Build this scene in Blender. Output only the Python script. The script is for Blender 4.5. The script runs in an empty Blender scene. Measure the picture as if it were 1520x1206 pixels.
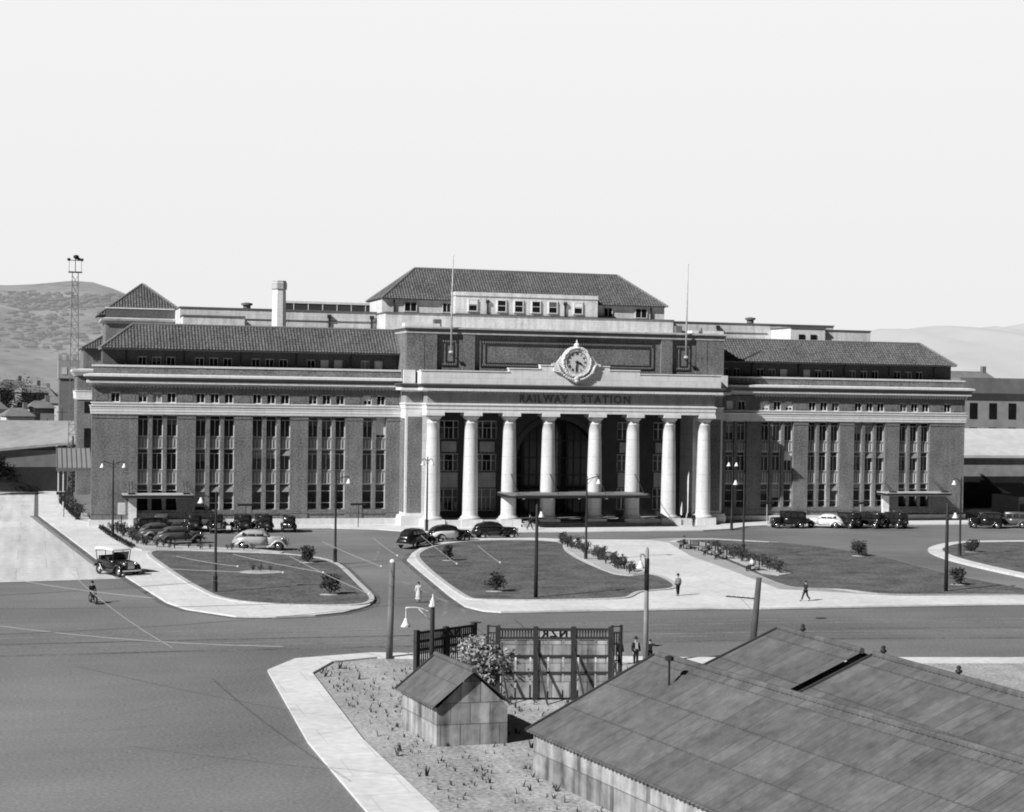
import bpy, bmesh, math, random
from math import sin, cos, tan, pi, radians, sqrt, hypot, atan2
from mathutils import Vector, Matrix, noise
random.seed(7)
scene = bpy.context.scene
COL = scene.collection
M = 57.13          # middle of the facade
L = 114.26         # facade length

# ------------------------------------------------------------------ materials
def mat(name, v, rough=.8, amp=.12, scale=1.5, bump=0., fine=0., fscale=9., spec=.3, metal=0., streak=0., coord='world', sscale=(1.6,1.6,.12), joint=None):
    m = bpy.data.materials.new(name); m.use_nodes = True
    nt = m.node_tree; N = nt.nodes; K = nt.links
    b = N['Principled BSDF']
    b.inputs['Roughness'].default_value = rough
    b.inputs['Specular IOR Level'].default_value = spec
    b.inputs['Metallic'].default_value = metal
    if coord == 'world':
        g = N.new('ShaderNodeNewGeometry'); src = g.outputs['Position']
    else:
        g = N.new('ShaderNodeTexCoord'); src = g.outputs['Object']
    n1 = N.new('ShaderNodeTexNoise'); n1.inputs['Scale'].default_value = scale; n1.inputs['Detail'].default_value = 5
    K.new(src, n1.inputs['Vector'])
    # value = v * (1 + amp*(n-.5)*2 + fine*(n2-.5)*2)
    a = N.new('ShaderNodeMath'); a.operation = 'MULTIPLY_ADD'
    a.inputs[1].default_value = 4*amp*v; a.inputs[2].default_value = v*(1-2*amp)
    K.new(n1.outputs['Fac'], a.inputs[0]); out = a.outputs[0]
    if fine:
        n2 = N.new('ShaderNodeTexNoise'); n2.inputs['Scale'].default_value = fscale; n2.inputs['Detail'].default_value = 2
        K.new(src, n2.inputs['Vector'])
        c = N.new('ShaderNodeMath'); c.operation = 'MULTIPLY_ADD'; c.inputs[1].default_value = 4*fine*v; c.inputs[2].default_value = -2*fine*v
        K.new(n2.outputs['Fac'], c.inputs[0])
        d = N.new('ShaderNodeMath'); d.operation = 'ADD'; K.new(out, d.inputs[0]); K.new(c.outputs[0], d.inputs[1]); out = d.outputs[0]
    if streak:
        mp = N.new('ShaderNodeMapping'); mp.inputs['Scale'].default_value = sscale; K.new(src, mp.inputs['Vector'])
        n3 = N.new('ShaderNodeTexNoise'); n3.inputs['Scale'].default_value = 1.2; n3.inputs['Detail'].default_value = 4
        K.new(mp.outputs[0], n3.inputs['Vector'])
        c = N.new('ShaderNodeMath'); c.operation = 'MULTIPLY_ADD'; c.inputs[1].default_value = 4*streak*v; c.inputs[2].default_value = -2*streak*v
        K.new(n3.outputs['Fac'], c.inputs[0])
        d = N.new('ShaderNodeMath'); d.operation = 'ADD'; K.new(out, d.inputs[0]); K.new(c.outputs[0], d.inputs[1]); out = d.outputs[0]
    if joint:      # (u axis, v axis, width, height, mortar, joint darkness, block variation)
        ua, va, jw, jh, jm, jd, jv = joint
        se = N.new('ShaderNodeSeparateXYZ'); K.new(src, se.inputs[0]); cb = N.new('ShaderNodeCombineXYZ')
        K.new(se.outputs[ua], cb.inputs[0]); K.new(se.outputs[va], cb.inputs[1])
        bt = N.new('ShaderNodeTexBrick'); K.new(cb.outputs[0], bt.inputs['Vector'])
        bt.inputs['Scale'].default_value = 1; bt.inputs['Brick Width'].default_value = jw; bt.inputs['Row Height'].default_value = jh
        bt.inputs['Mortar Size'].default_value = jm; bt.inputs['Mortar Smooth'].default_value = .3
        bt.inputs['Color1'].default_value = (1+jv,)*3+(1,); bt.inputs['Color2'].default_value = (1-jv,)*3+(1,); bt.inputs['Mortar'].default_value = (1-jd,)*3+(1,)
        d = N.new('ShaderNodeMath'); d.operation = 'MULTIPLY'; K.new(out, d.inputs[0]); K.new(bt.outputs['Color'], d.inputs[1]); out = d.outputs[0]
    cl = N.new('ShaderNodeClamp'); cl.inputs['Min'].default_value = .004; cl.inputs['Max'].default_value = .9
    K.new(out, cl.inputs['Value'])
    K.new(cl.outputs[0], b.inputs['Base Color'])
    if bump:
        bp = N.new('ShaderNodeBump'); bp.inputs['Strength'].default_value = bump; bp.inputs['Distance'].default_value = .05
        nb = N.new('ShaderNodeTexNoise'); nb.inputs['Scale'].default_value = fscale; nb.inputs['Detail'].default_value = 3
        K.new(src, nb.inputs['Vector'])
        K.new(nb.outputs['Fac'], bp.inputs['Height']); K.new(bp.outputs[0], b.inputs['Normal'])
    return m

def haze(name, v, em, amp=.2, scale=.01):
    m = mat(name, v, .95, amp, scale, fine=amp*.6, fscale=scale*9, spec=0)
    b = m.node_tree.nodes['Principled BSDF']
    b.inputs['Emission Color'].default_value = (1, 1, 1, 1); b.inputs['Emission Strength'].default_value = em  # white emission paints aerial haze into the distant surfaces
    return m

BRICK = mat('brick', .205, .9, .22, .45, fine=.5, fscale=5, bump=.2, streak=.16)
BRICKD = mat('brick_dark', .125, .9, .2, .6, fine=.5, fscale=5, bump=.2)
STONE = mat('stone', .86, .75, .06, .6, fine=.08, fscale=2.5, streak=.10, joint=('X','Z',2.1,.95,.03,.22,.04))
STONE2 = mat('granite', .54, .75, .12, .8, fine=.12, fscale=4, streak=.14, joint=('X','Z',2.0,.9,.03,.25,.08))
PLINTH = mat('plinth_render', .74, .85, .07, .7, fine=.06, fscale=3, streak=.08)
COLM = mat('column_stone', .72, .7, .06, .5, fine=.08, fscale=3, streak=.12, joint=('X','Z',400,2.15,.03,.30,.0))
DEEP = mat('shaded_interior', .02, .9, .2, .5, fine=.2, fscale=2)  # near black, with the shade of the recesses put into the colour
CONC = mat('roughcast', .74, .9, .12, .5, fine=.12, fscale=3, streak=.2, joint=('X','Z',6,1.3,.03,.15,.05))
LEDGE = mat('ledge_dark', .16, .9, .15, .7)  # also carries the painted shade of down-facing cornice mouldings
FRAME = mat('window_frame', .84, .5, .06, 2)
PANE = mat('window_glass', .016, .09, .5, .6, spec=.5)
BLIND = mat('roller_blind', .9, .8, .04, 2)
SPAN = mat('spandrel', .27, .6, .15, 2)
RIB = mat('spandrel_rib', .78, .6, .06, 2)
PIPE = mat('rainwater_pipe', .035, .6, .2, 2)
TILE = mat('roof_tile', .135, .85, .25, .35, fine=.60, fscale=3.6)
TILER = mat('ridge_tile', .24, .85, .15, 1.5)
METAL = mat('dark_paint', .03, .5, .2, 1.5)
LAMPGL = mat('lamp_shade', .85, .35, .03, 3)
WOOD = mat('pole_wood', .09, .9, .25, 1.5, streak=.3)
WOODL = mat('pole_wood_light', .30, .9, .2, 1.5, streak=.2)
ASPH = mat('asphalt', .21, .9, .35, .05, fine=.3, fscale=6, bump=.1, streak=.07, sscale=(.05,.4,.5))
PAVE = mat('concrete_paving', .75, .9, .12, .2, fine=.12, fscale=2, joint=('X','Y',3.4,3.4,.05,.14,.03))
PAVE2 = mat('gravel', .42, .95, .12, .4, fine=.16, fscale=3)
STREET = mat('concrete_street', .66, .9, .14, .1, fine=.14, fscale=1.6, streak=.2, sscale=(.6,.03,.5), joint=('X','Y',5.2,9,.07,.18,.04))
YARD = mat('yard_ground', .40, .95, .2, .5, fine=.5, fscale=5, streak=.25, sscale=(.5,.06,.5))
GRASS = mat('lawn_grass', .132, .95, .42, .35, fine=.6, fscale=4, bump=.5)
KERB = mat('kerb_stone', .56, .9, .12, .9, fine=.25, fscale=4)
EARTH = mat('bed_soil', .52, .95, .22, .8, fine=.3, fscale=5, bump=.4)
LEAF = mat('leaf', .06, .9, .45, 1.5, fine=.3, fscale=6)
LEAFL = mat('leaf_light', .40, .8, .35, 1.5, fine=.3, fscale=6)
LEAFD = mat('leaf_dark', .045, .95, .3, .4, fine=.2, fscale=1, spec=.05)
SHEET = mat('corrugated_iron', .125, .6, .25, .5, fine=.16, fscale=3, spec=.4, streak=.2, joint=('Y','Z',.85,.95,.02,.35,.14))
SHEETP = mat('pale_iron', .55, .7, .14, .35, fine=.08, fscale=2, streak=.1)
BOARD = mat('fence_board', .30, .8, .35, .8, fine=.2, fscale=3, streak=.55, joint=('X','Z',.95,1.0,.03,.5,.25))
FENCE = mat('fence_timber', .045, .85, .3, 1.2)
SKIN = mat('skin', .42, .6, .05, 4)
CLD = mat('dark_cloth', .022, .9, .2, 3)
CLL = mat('pale_cloth', .66, .9, .08, 3)
CLM = mat('grey_cloth', .30, .9, .1, 3)
CARB = mat('car_black', .018, .22, .3, 1, spec=.6)
CARG = mat('car_grey', .10, .3, .2, 1, spec=.6)
CARL = mat('car_silver', .42, .3, .08, 1, spec=.6)
CARW = mat('car_cream', .86, .3, .05, 1, spec=.6)
CHROME = mat('chrome', .65, .2, .05, 1, metal=.9)
TYRE = mat('tyre', .03, .8, .2, 3)
CANVAS = mat('hood_canvas', .82, .8, .04, 2)
CARGL = mat('car_glass', .03, .08, .3, 1, spec=.8)
BACKD = mat('far_building_dark', .20, .9, .2, .12, fine=.15, fscale=.8)
BACKM = mat('far_building_mid', .36, .9, .2, .12, fine=.15, fscale=.8)
BACKL = mat('far_building_pale', .62, .9, .12, .12, fine=.1, fscale=.8)
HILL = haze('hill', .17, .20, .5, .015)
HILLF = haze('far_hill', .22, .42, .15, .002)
WIRE = mat('wire', .40, .6, .1, 1)
BLACK = mat('black', .01, .6, .1, 1)

# ------------------------------------------------------------------ mesh builder
class MB:
    def __init__(s): s.v = []; s.f = []
    def add(s, vs, fs):
        o = len(s.v); s.v += [tuple(v) for v in vs]; s.f += [tuple(i+o for i in f) for f in fs]; return s
    def box(s, x0, x1, y0, y1, z0, z1):
        if x0 > x1: x0, x1 = x1, x0
        vs = [(x0,y0,z0),(x1,y0,z0),(x1,y1,z0),(x0,y1,z0),(x0,y0,z1),(x1,y0,z1),(x1,y1,z1),(x0,y1,z1)]
        return s.add(vs, [(0,3,2,1),(4,5,6,7),(0,1,5,4),(1,2,6,5),(2,3,7,6),(3,0,4,7)])
    def obox(s, c, sx, sy, sz, rz=0, ry=0, rx=0):
        R = Matrix.Rotation(rz,3,'Z') @ Matrix.Rotation(ry,3,'Y') @ Matrix.Rotation(rx,3,'X'); c = Vector(c)
        vs = [c + R @ Vector((a*sx/2, b*sy/2, d*sz/2)) for d in (-1,1) for a,b in ((-1,-1),(1,-1),(1,1),(-1,1))]
        return s.add(vs, [(0,3,2,1),(4,5,6,7),(0,1,5,4),(1,2,6,5),(2,3,7,6),(3,0,4,7)])
    def lathe(s, prof, c=(0,0,0), n=16, caps=True, ph=0):
        vs = []
        for r, z in prof:
            for i in range(n):
                a = 2*pi*i/n+ph; vs.append((c[0]+r*cos(a), c[1]+r*sin(a), c[2]+z))
        fs = [(j*n+i, j*n+(i+1)%n, (j+1)*n+(i+1)%n, (j+1)*n+i) for j in range(len(prof)-1) for i in range(n)]
        if caps: fs += [tuple(range(n-1,-1,-1)), tuple((len(prof)-1)*n+i for i in range(n))]
        return s.add(vs, fs)
    def tube(s, path, r, n=6, caps=True, sq=(1,1), up=None):
        P = [Vector(p) for p in path]; rr = r if isinstance(r, (list,tuple)) else [r]*len(P)
        vs = []
        for k, p in enumerate(P):
            t = (P[min(k+1,len(P)-1)]-P[max(k-1,0)]).normalized()
            u = Vector(up) if up else (Vector((0,0,1)) if abs(t.z) < .9 else Vector((0,1,0)))
            a = t.cross(u).normalized(); b = a.cross(t).normalized()
            for i in range(n):
                q = 2*pi*i/n + pi/n
                vs.append(p + a*cos(q)*rr[k]*sq[0] + b*sin(q)*rr[k]*sq[1])
        fs = [(j*n+i, j*n+(i+1)%n, (j+1)*n+(i+1)%n, (j+1)*n+i) for j in range(len(P)-1) for i in range(n)]
        if caps: fs += [tuple(range(n-1,-1,-1)), tuple((len(P)-1)*n+i for i in range(n))]
        return s.add(vs, fs)
    def prism(s, poly, z0, z1):
        n = len(poly)
        a = sum(poly[i][0]*poly[(i+1)%n][1]-poly[(i+1)%n][0]*poly[i][1] for i in range(n))
        if a < 0: poly = poly[::-1]
        vs = [(x,y,z0) for x,y in poly] + [(x,y,z1) for x,y in poly]
        return s.add(vs, [tuple(range(n,2*n))] + [(i,(i+1)%n,(i+1)%n+n,i+n) for i in range(n)])
    def xz(s, poly, y0, y1):          # polygon in the XZ plane extruded along Y
        n = len(poly)
        vs = [(x,y0,z) for x,z in poly] + [(x,y1,z) for x,z in poly]
        return s.add(vs, [tuple(range(n)), tuple(range(2*n-1,n-1,-1))] + [(i,i+n,(i+1)%n+n,(i+1)%n) for i in range(n)])
    def mold(s, path, prof):          # profile (offset, z) swept round a plan path; outward is the right-hand side
        P = [Vector((a,b)) for a,b in path]; n = len(P)
        def nrm(a,b):
            d = (b-a).normalized(); return Vector((d.y,-d.x))
        offs = []
        for i in range(n):
            if i == 0: o = nrm(P[0],P[1])
            elif i == n-1: o = nrm(P[-2],P[-1])
            else:
                a = nrm(P[i-1],P[i]); b = nrm(P[i],P[i+1]); o = (a+b)/(1+a.dot(b))
            offs.append(o)
        k = len(prof); vs = []
        for p, o in zip(P, offs):
            for d, z in prof: vs.append((p.x+o.x*d, p.y+o.y*d, z))
        fs = [(i*k+j, (i+1)*k+j, (i+1)*k+(j+1)%k, i*k+(j+1)%k) for i in range(n-1) for j in range(k)]
        fs += [tuple(range(k)), tuple((n-1)*k+j for j in range(k-1,-1,-1))]
        return s.add(vs, fs)
    def ell(s, c, rx, ry, rz, n=10, m=6):
        vs = []; 
        for j in range(m+1):
            t = pi*j/m
            for i in range(n):
                a = 2*pi*i/n; vs.append((c[0]+rx*sin(t)*cos(a), c[1]+ry*sin(t)*sin(a), c[2]-rz*cos(t)))
        return s.add(vs, [(j*n+i, j*n+(i+1)%n, (j+1)*n+(i+1)%n, (j+1)*n+i) for j in range(m) for i in range(n)])
    def xf(s, mtx):
        s.v = [tuple(mtx @ Vector(v)) for v in s.v]; return s
    def mesh(s, name, m, smooth=False):
        me = bpy.data.meshes.new(name); me.from_pydata(s.v, [], s.f); me.update()
        bm = bmesh.new(); bm.from_mesh(me); bmesh.ops.recalc_face_normals(bm, faces=bm.faces); bm.to_mesh(me); bm.free()
        if smooth: me.shade_smooth()
        if m: me.materials.append(m)
        return me
    def build(s, name, m, parent=None, smooth=False, loc=None):
        o = bpy.data.objects.new(name, s.mesh(name, m, smooth)); COL.objects.link(o)
        if parent: o.parent = parent
        if loc: o.location = loc
        return o

def tag(o, label=None, cat=None, group=None, kind=None):
    if label: o['label'] = label
    if cat: o['category'] = cat
    if group: o['group'] = group
    if kind: o['kind'] = kind
    return o
def empty(name, loc=(0,0,0), rz=0, label=None, cat=None, group=None):
    o = bpy.data.objects.new(name, None); COL.objects.link(o); o.location = loc; o.rotation_euler = (0,0,rz)
    o.empty_display_size = .3
    return tag(o, label, cat, group)
def copy_tree(o, parent=None, loc=None, rz=None, label=None, scale=None):
    c = o.copy(); COL.objects.link(c)
    if parent is not None: c.parent = parent
    if loc is not None: c.location = loc
    if rz is not None: c.rotation_euler = (0,0,rz)
    if scale is not None: c.scale = (scale,)*3
    if label: c['label'] = label
    for ch in list(o.children): copy_tree(ch, c)
    return c
def struct(name, mb, m, **k): return tag(mb.build(name, m, **k), kind='structure')

# ------------------------------------------------------------------ camera
cam = bpy.data.cameras.new('camera'); co = bpy.data.objects.new('camera', cam); COL.objects.link(co)
co.location = (-6.384, -203.652, 16.62)
YAW, PITCH, ROLL = .28802, -.016963, .015403
cam.sensor_width = 36; cam.lens = 36*2518.55/1520
cam.shift_x = -(797.456-760)/1520; cam.shift_y = (623.565-603)/1520
cam.clip_start = .5; cam.clip_end = 12000
co.matrix_world = Matrix.Translation(co.location) @ Matrix.Rotation(-YAW,4,'Z') @ Matrix.Rotation(pi/2+PITCH,4,'X') @ Matrix.Rotation(ROLL,4,'Z')
scene.camera = co

# ------------------------------------------------------------------ light
AZ, EL = radians(24.5), radians(37)      # light travels toward +x,+y
sun = bpy.data.lights.new('sun', 'SUN'); sun.energy = 5.0; sun.angle = radians(.5); sun.color = (1, 1, 1)
so = bpy.data.objects.new('sun', sun); COL.objects.link(so)
d = Vector((cos(AZ)*cos(EL), sin(AZ)*cos(EL), -sin(EL)))
so.rotation_euler = d.to_track_quat('-Z', 'Y').to_euler(); so.location = (-60, -60, 90)
w = bpy.data.worlds.new('World'); scene.world = w; w.use_nodes = True
nt = w.node_tree; N = nt.nodes; K = nt.links
bg = N['Background']; bg.inputs['Strength'].default_value = .1
sky = N.new('ShaderNodeTexSky'); sky.sky_type = 'NISHITA'; sky.sun_disc = False
sky.sun_elevation = EL; sky.sun_rotation = atan2(-cos(AZ), -sin(AZ)) % (2*pi)
bw = N.new('ShaderNodeRGBToBW'); K.new(sky.outputs[0], bw.inputs[0])
k1 = N.new('ShaderNodeMath'); k1.operation = 'MULTIPLY'; k1.inputs[1].default_value = .04; K.new(bw.outputs[0], k1.inputs[0])
tc = N.new('ShaderNodeTexCoord'); sp = N.new('ShaderNodeSeparateXYZ'); K.new(tc.outputs['Generated'], sp.inputs[0])
mr = N.new('ShaderNodeMapRange'); mr.interpolation_type = 'SMOOTHSTEP'; K.new(sp.outputs['Z'], mr.inputs['Value'])
mr.inputs['From Min'].default_value = .24; mr.inputs['From Max'].default_value = .42
pale = N.new('ShaderNodeMapRange'); K.new(sp.outputs['Z'], pale.inputs['Value'])
pale.inputs['From Min'].default_value = 0; pale.inputs['From Max'].default_value = .22
pale.inputs['To Min'].default_value = 8.5; pale.inputs['To Max'].default_value = 9.0
mx = N.new('ShaderNodeMix'); mx.data_type = 'FLOAT'
# the unseen sky behind the viewer is dimmed to deepen the shadows
az_ = N.new('ShaderNodeMapRange'); az_.interpolation_type = 'SMOOTHSTEP'; K.new(sp.outputs['Y'], az_.inputs['Value'])
az_.inputs['From Min'].default_value = -.3; az_.inputs['From Max'].default_value = .55
az_.inputs['To Min'].default_value = .03; az_.inputs['To Max'].default_value = 1
pm_ = N.new('ShaderNodeMath'); pm_.operation = 'MULTIPLY'; K.new(pale.outputs[0], pm_.inputs[0]); K.new(az_.outputs[0], pm_.inputs[1])
K.new(mr.outputs[0], mx.inputs['Factor']); K.new(pm_.outputs[0], mx.inputs['A']); K.new(k1.outputs[0], mx.inputs['B'])
K.new(mx.outputs['Result'], bg.inputs['Color'])

scene.cycles.diffuse_bounces = 1
scene.view_settings.view_transform = 'Standard'; scene.view_settings.look = 'None'
scene.view_settings.exposure = 0; scene.view_settings.gamma = 1
try:
    scene.cycles.pixel_filter_type = 'BLACKMAN_HARRIS'; scene.cycles.filter_width = 1.9
except Exception: pass

# ------------------------------------------------------------------ ground
def ring(poly, w, z0, z1, inward=False):
    n = len(poly); a = sum(poly[i][0]*poly[(i+1)%n][1]-poly[(i+1)%n][0]*poly[i][1] for i in range(n))
    if a < 0: poly = poly[::-1]
    out = []
    for i in range(n):
        p0, p1, p2_ = (Vector(poly[(i+j)%n]) for j in (-1,0,1))
        n1 = Vector(((p1-p0).y, -(p1-p0).x)).normalized(); n2 = Vector(((p2_-p1).y, -(p2_-p1).x)).normalized()
        q = (n1+n2)/max(.4, 1+n1.dot(n2)); out.append(p1+q*w)
    vs = [(p[0],p[1],z) for z in (z0,z1) for p in poly] + [(p.x,p.y,z) for z in (z0,z1) for p in out]
    fs = []
    for i in range(n):
        j = (i+1)%n
        fs += [(2*n+i,2*n+j,3*n+j,3*n+i),(n+i,3*n+i,3*n+j,n+j),(i,n+i,n+j,j)]
    return MB().add(vs, fs)
GUT = mat('gutter_dirt', .14, .95, .4, .5, fine=.4, fscale=3)
TRK = mat('tyre_mark', .235, .9, .3, .4, fine=.4, fscale=3)
TRK2 = mat('oil_streak', .155, .9, .4, .3, fine=.4, fscale=3)
struct('ground', MB().add([(-3000,-400,0),(4500,-400,0),(4500,6000,0),(-3000,6000,0)], [(0,1,2,3)]), ASPH)
pl = [(-.4,-40.4),(1.3,-53.8),(3.4,-71.9),(4.5,-76.1),(7.6,-80.8),(10.4,-81.6),(13.3,-81.2),(15.5,-80.1),(17.1,-78.1),(18.3,-76.1),(19.2,-73.2),(19.75,-69.3),(20.25,-61.8),(20.95,-52.3),(21.25,-45.2),(20.4,-39.6),(17.6,-35.0),(12.0,-32.0),(3.7,-28.4),(1.1,-.95),(.2,1.7),(.2,20),(-1.2,20.2),(-1.2,60),(-3.2,130),(-5.6,130.3),(-5.8,18.1)]
struct('pavement', MB().prism(pl, 0, .13), PAVE)
struct('street', MB().prism([(-15,-56.5),(1.6,-54.2),(-.4,-40.4),(-5.8,18.1),(-5.6,130.3),(-6,500),(-16,500),(-16,18)], 0, .006), STREET)
struct('gutter', MB().prism([(-6.9,18.1),(-1.4,-40.4),(.5,-54),(1.25,-54),(-.45,-40.4),(-5.85,18.1)], 0, .012), mat('gutter_grime', .27, .9, .15, .3))
p2 = [(28.3,-43.0),(30.2,-36.5),(33.0,-29.2),(37.0,-23.7),(40.8,-20.8),(44.9,-20.4),(48.2,-21.2),(51.2,-23.4),(59.5,-24.6),(60.9,-28.2),(57.6,-43.3),(56.3,-56.3),(54.4,-71.7),(62,-77.6),(69.9,-78.8),(120,-84),(120,-90),(73.4,-84.6),(66.5,-83.7),(56.3,-83.3),(47.6,-83.1),(44,-82.3),(37.7,-82.2),(34.3,-81.9),(27.1,-81.8),(26,-80.8),(25.3,-78),(25.7,-71.3),(27.5,-51.3)]
struct('path', MB().prism(p2, 0, .13), PAVE)
struct('gravel_path', MB().prism([(59.5,-24.6),(61.4,-23.6),(63.5,-23.2),(68,-23.7),(74,-29.6),(72.6,-30),(67.6,-26.1),(63.4,-25.8),(61.6,-28.4),(60.4,-41.1),(58.9,-51.7),(56.9,-63.1),(56.0,-69.6),(58,-73),(62,-77.6),(54.4,-71.7),(56.3,-56.3),(57.6,-43.3),(60.9,-28.2)], 0, .134), PAVE2)
fc = [(.8,-.9),(6.9,-2.6),(10.3,-4.6),(16.1,-5.3),(22.4,-5.3),(27.3,-5.2),(32.4,-7.3),(34.7,-9.9),(38.2,-11.9),(55.4,-13.4),(65.9,-13.0),(71.2,-13.0),(75.8,-11.2),(79.4,-7.6),(82.5,-6.6),(92.9,-6.9),(100.7,-7.3),(109.4,-7.3),(116,-7.1),(116,4),(.2,4),(.2,1.7)]
for pg in (pl, p2, fc): struct('gutter', ring(pg, .55, .001, .015), GUT)
for k, (yo, wd_, mt) in enumerate(((0,.22,0),(1.5,.22,0),(4.2,.5,1),(5.8,.3,0),(7.1,.22,0),(9.0,.6,1))):
    P_ = [(-30,-86-yo),(10,-87.2-yo*.95),(45,-88.5-yo*1.05),(90,-95-yo*1.1)]
    struct('tyre_track', MB().prism(P_+[(x_,y_-wd_) for x_,y_ in P_[::-1]], .001, .007), (TRK,TRK2)[mt])
P_ = [(22.6,-82),(24.6,-74),(24.0,-58),(25.2,-42),(29,-26),(36,-17.5),(56,-16.6),(74,-17)]
for o_ in (0,1.5): struct('tyre_track', MB().prism([(x_+o_*.9,y_-o_*.3) for x_,y_ in P_]+[(x_+o_*.9+.25,y_-o_*.3-.25) for x_,y_ in P_[::-1]], .001, .007), TRK)
for x_,y_,lb in ((2.6,-64.5,'round iron cover in the road below the old tourer'),(24.0,-86.4,'round iron cover in the front road below the woman'),(50.0,-88.6,'round iron cover in the front road right of the white path')):
    tag(MB().lathe([(.42,0),(.42,.02),(.38,.025)], (x_,y_,.0), 16).build('manhole_cover', METAL), lb, 'manhole cover')
struct('forecourt_pavement', MB().prism(fc, 0, .134), PAVE)
def smooth(poly, it=2):
    for _ in range(it):
        q = []
        for i in range(len(poly)):
            a, b = poly[i], poly[(i+1)%len(poly)]
            q += [(a[0]*.75+b[0]*.25, a[1]*.75+b[1]*.25), (a[0]*.25+b[0]*.75, a[1]*.25+b[1]*.75)]
        poly = q
    return poly
lawns = [
 [(4.3,-31.6),(7.3,-31.3),(11.6,-33.6),(17.2,-36.2),(19.9,-40.1),(20.8,-45.2),(20.5,-52.3),(19.8,-61.8),(19.35,-69.3),(19.0,-72.4),(18.3,-75.0),(17.3,-76.2),(15.6,-76.3),(12.3,-75.4),(9.7,-73.5),(8.6,-72.1),(7.5,-69.2),(6.9,-64.6),(6.2,-58.7),(5.3,-47.2)],
 [(29.7,-41.2),(31.8,-34.6),(34.2,-29.9),(36.8,-26.7),(40.0,-24.4),(44.0,-24.0),(47.4,-24.8),(48.9,-27.5),(46.4,-35.7),(45.2,-42.7),(44.3,-51.0),(43.9,-58.0),(44.6,-60.6),(46.2,-60.2),(47.2,-58.6),(47.6,-61.7),(45.9,-70.0),(41.9,-71.2),(40.7,-72.8),(39.9,-74.3),(38.9,-75.6),(36.2,-75.9),(31.3,-75.7),(27.1,-74.6),(26.8,-73.2),(27.7,-59.9)],
 [(61.6,-28.2),(63.4,-25.4),(67.6,-25.6),(72.7,-29.5),(75.3,-33.2),(76.9,-41.1),(77.5,-46.3),(76.3,-56.1),(75.7,-62.1),(75.4,-69.3),(76.2,-76.5),(75,-79),(70.1,-77.6),(61.9,-76.6),(60.8,-74.6),(59.9,-72.1),(56.7,-71.2),(56.0,-69.4),(56.9,-63.1),(58.9,-51.7),(60.4,-41.1)],
 [(87.2,-41.1),(90.5,-37),(95,-33.0),(100,-32.6),(118,-34),(118,-70),(96,-78),(83.4,-76),(82.9,-68),(83.5,-57.0),(84.7,-48.6)]]
for i, p in enumerate(lawns):
    p = smooth(p, 2)
    struct('lawn', MB().prism(p, 0, .17), GRASS)
    struct('kerb', ring(p, (.42,.42,.16,1.5)[i], .0, (.21,.21,.15,.21)[i]), (KERB,KERB,PAVE2,PAVE)[i])
struct('yard', MB().prism([(11.5,-260),(9.5,-160),(8.6,-125),(9.2,-106),(11,-102.2),(14,-101),(33,-106.6),(53,-110.5),(120,-121),(160,-260)], 0, .01), YARD)
struct('pavement', MB().prism([(7.6,-260),(6.6,-160),(6.0,-125),(6.8,-104.5),(9.0,-100.6),(14,-99.2),(33,-104.8),(53,-108.7),(120,-119.2),(120,-121),(53,-110.5),(33,-106.6),(14,-101),(11,-102.2),(9.2,-106),(8.6,-125),(9.5,-160),(11.5,-260)], 0, .12), PAVE)
struct('kerb', MB().prism([(61.3,-27.6),(63.2,-25.1),(67.6,-25.2),(72.4,-29.3),(72.2,-30.0),(67.3,-26.1),(63.6,-26.0),(61.9,-28.2)], 0, .22), KERB)
# flower beds of the islands and the strip by the car park
bed2 = [(49.0,-26.3),(50.3,-28.5),(49.0,-37.5),(48.2,-48.3),(47.8,-55.0),(47.3,-58.2),(45.7,-60.1),(44.4,-60.0),(43.8,-58.5),(44.6,-51.0),(45.6,-42.7),(46.7,-35.7)]
struct('flower_bed', MB().prism(smooth(bed2,1), 0, .26), EARTH)
struct('flower_bed', MB().prism([(1.0,-4.5),(1.4,-2.0),(3.2,-4.4),(4.6,-12),(5.4,-20.5),(7.8,-27.2),(11,-28.6),(15.5,-31.8),(17.6,-34.6),(16.9,-36.2),(11.6,-33.2),(7.3,-31.0),(4.0,-31.0),(3.0,-27)], 0, .24), EARTH)
struct('flower_bed', MB().prism([(60.9,-36.5),(62.4,-36.3),(62.6,-41),(62,-47),(61.3,-50),(61,-55),(60.6,-60.8),(58.6,-62.3),(57.9,-60),(59.6,-51),(60.6,-44)], 0, .22), EARTH)
struct('flower_bed', MB().prism([(-1.35,7.9),(.1,5.2),(.1,19.5),(-1.2,20),(-1.3,58),(-3.1,57.5),(-3,44)], 0, .2), EARTH)
struct('flower_bed', MB().ell((13,-52.3,.17),1.9,1.5,.07,14,4), EARTH)

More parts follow.
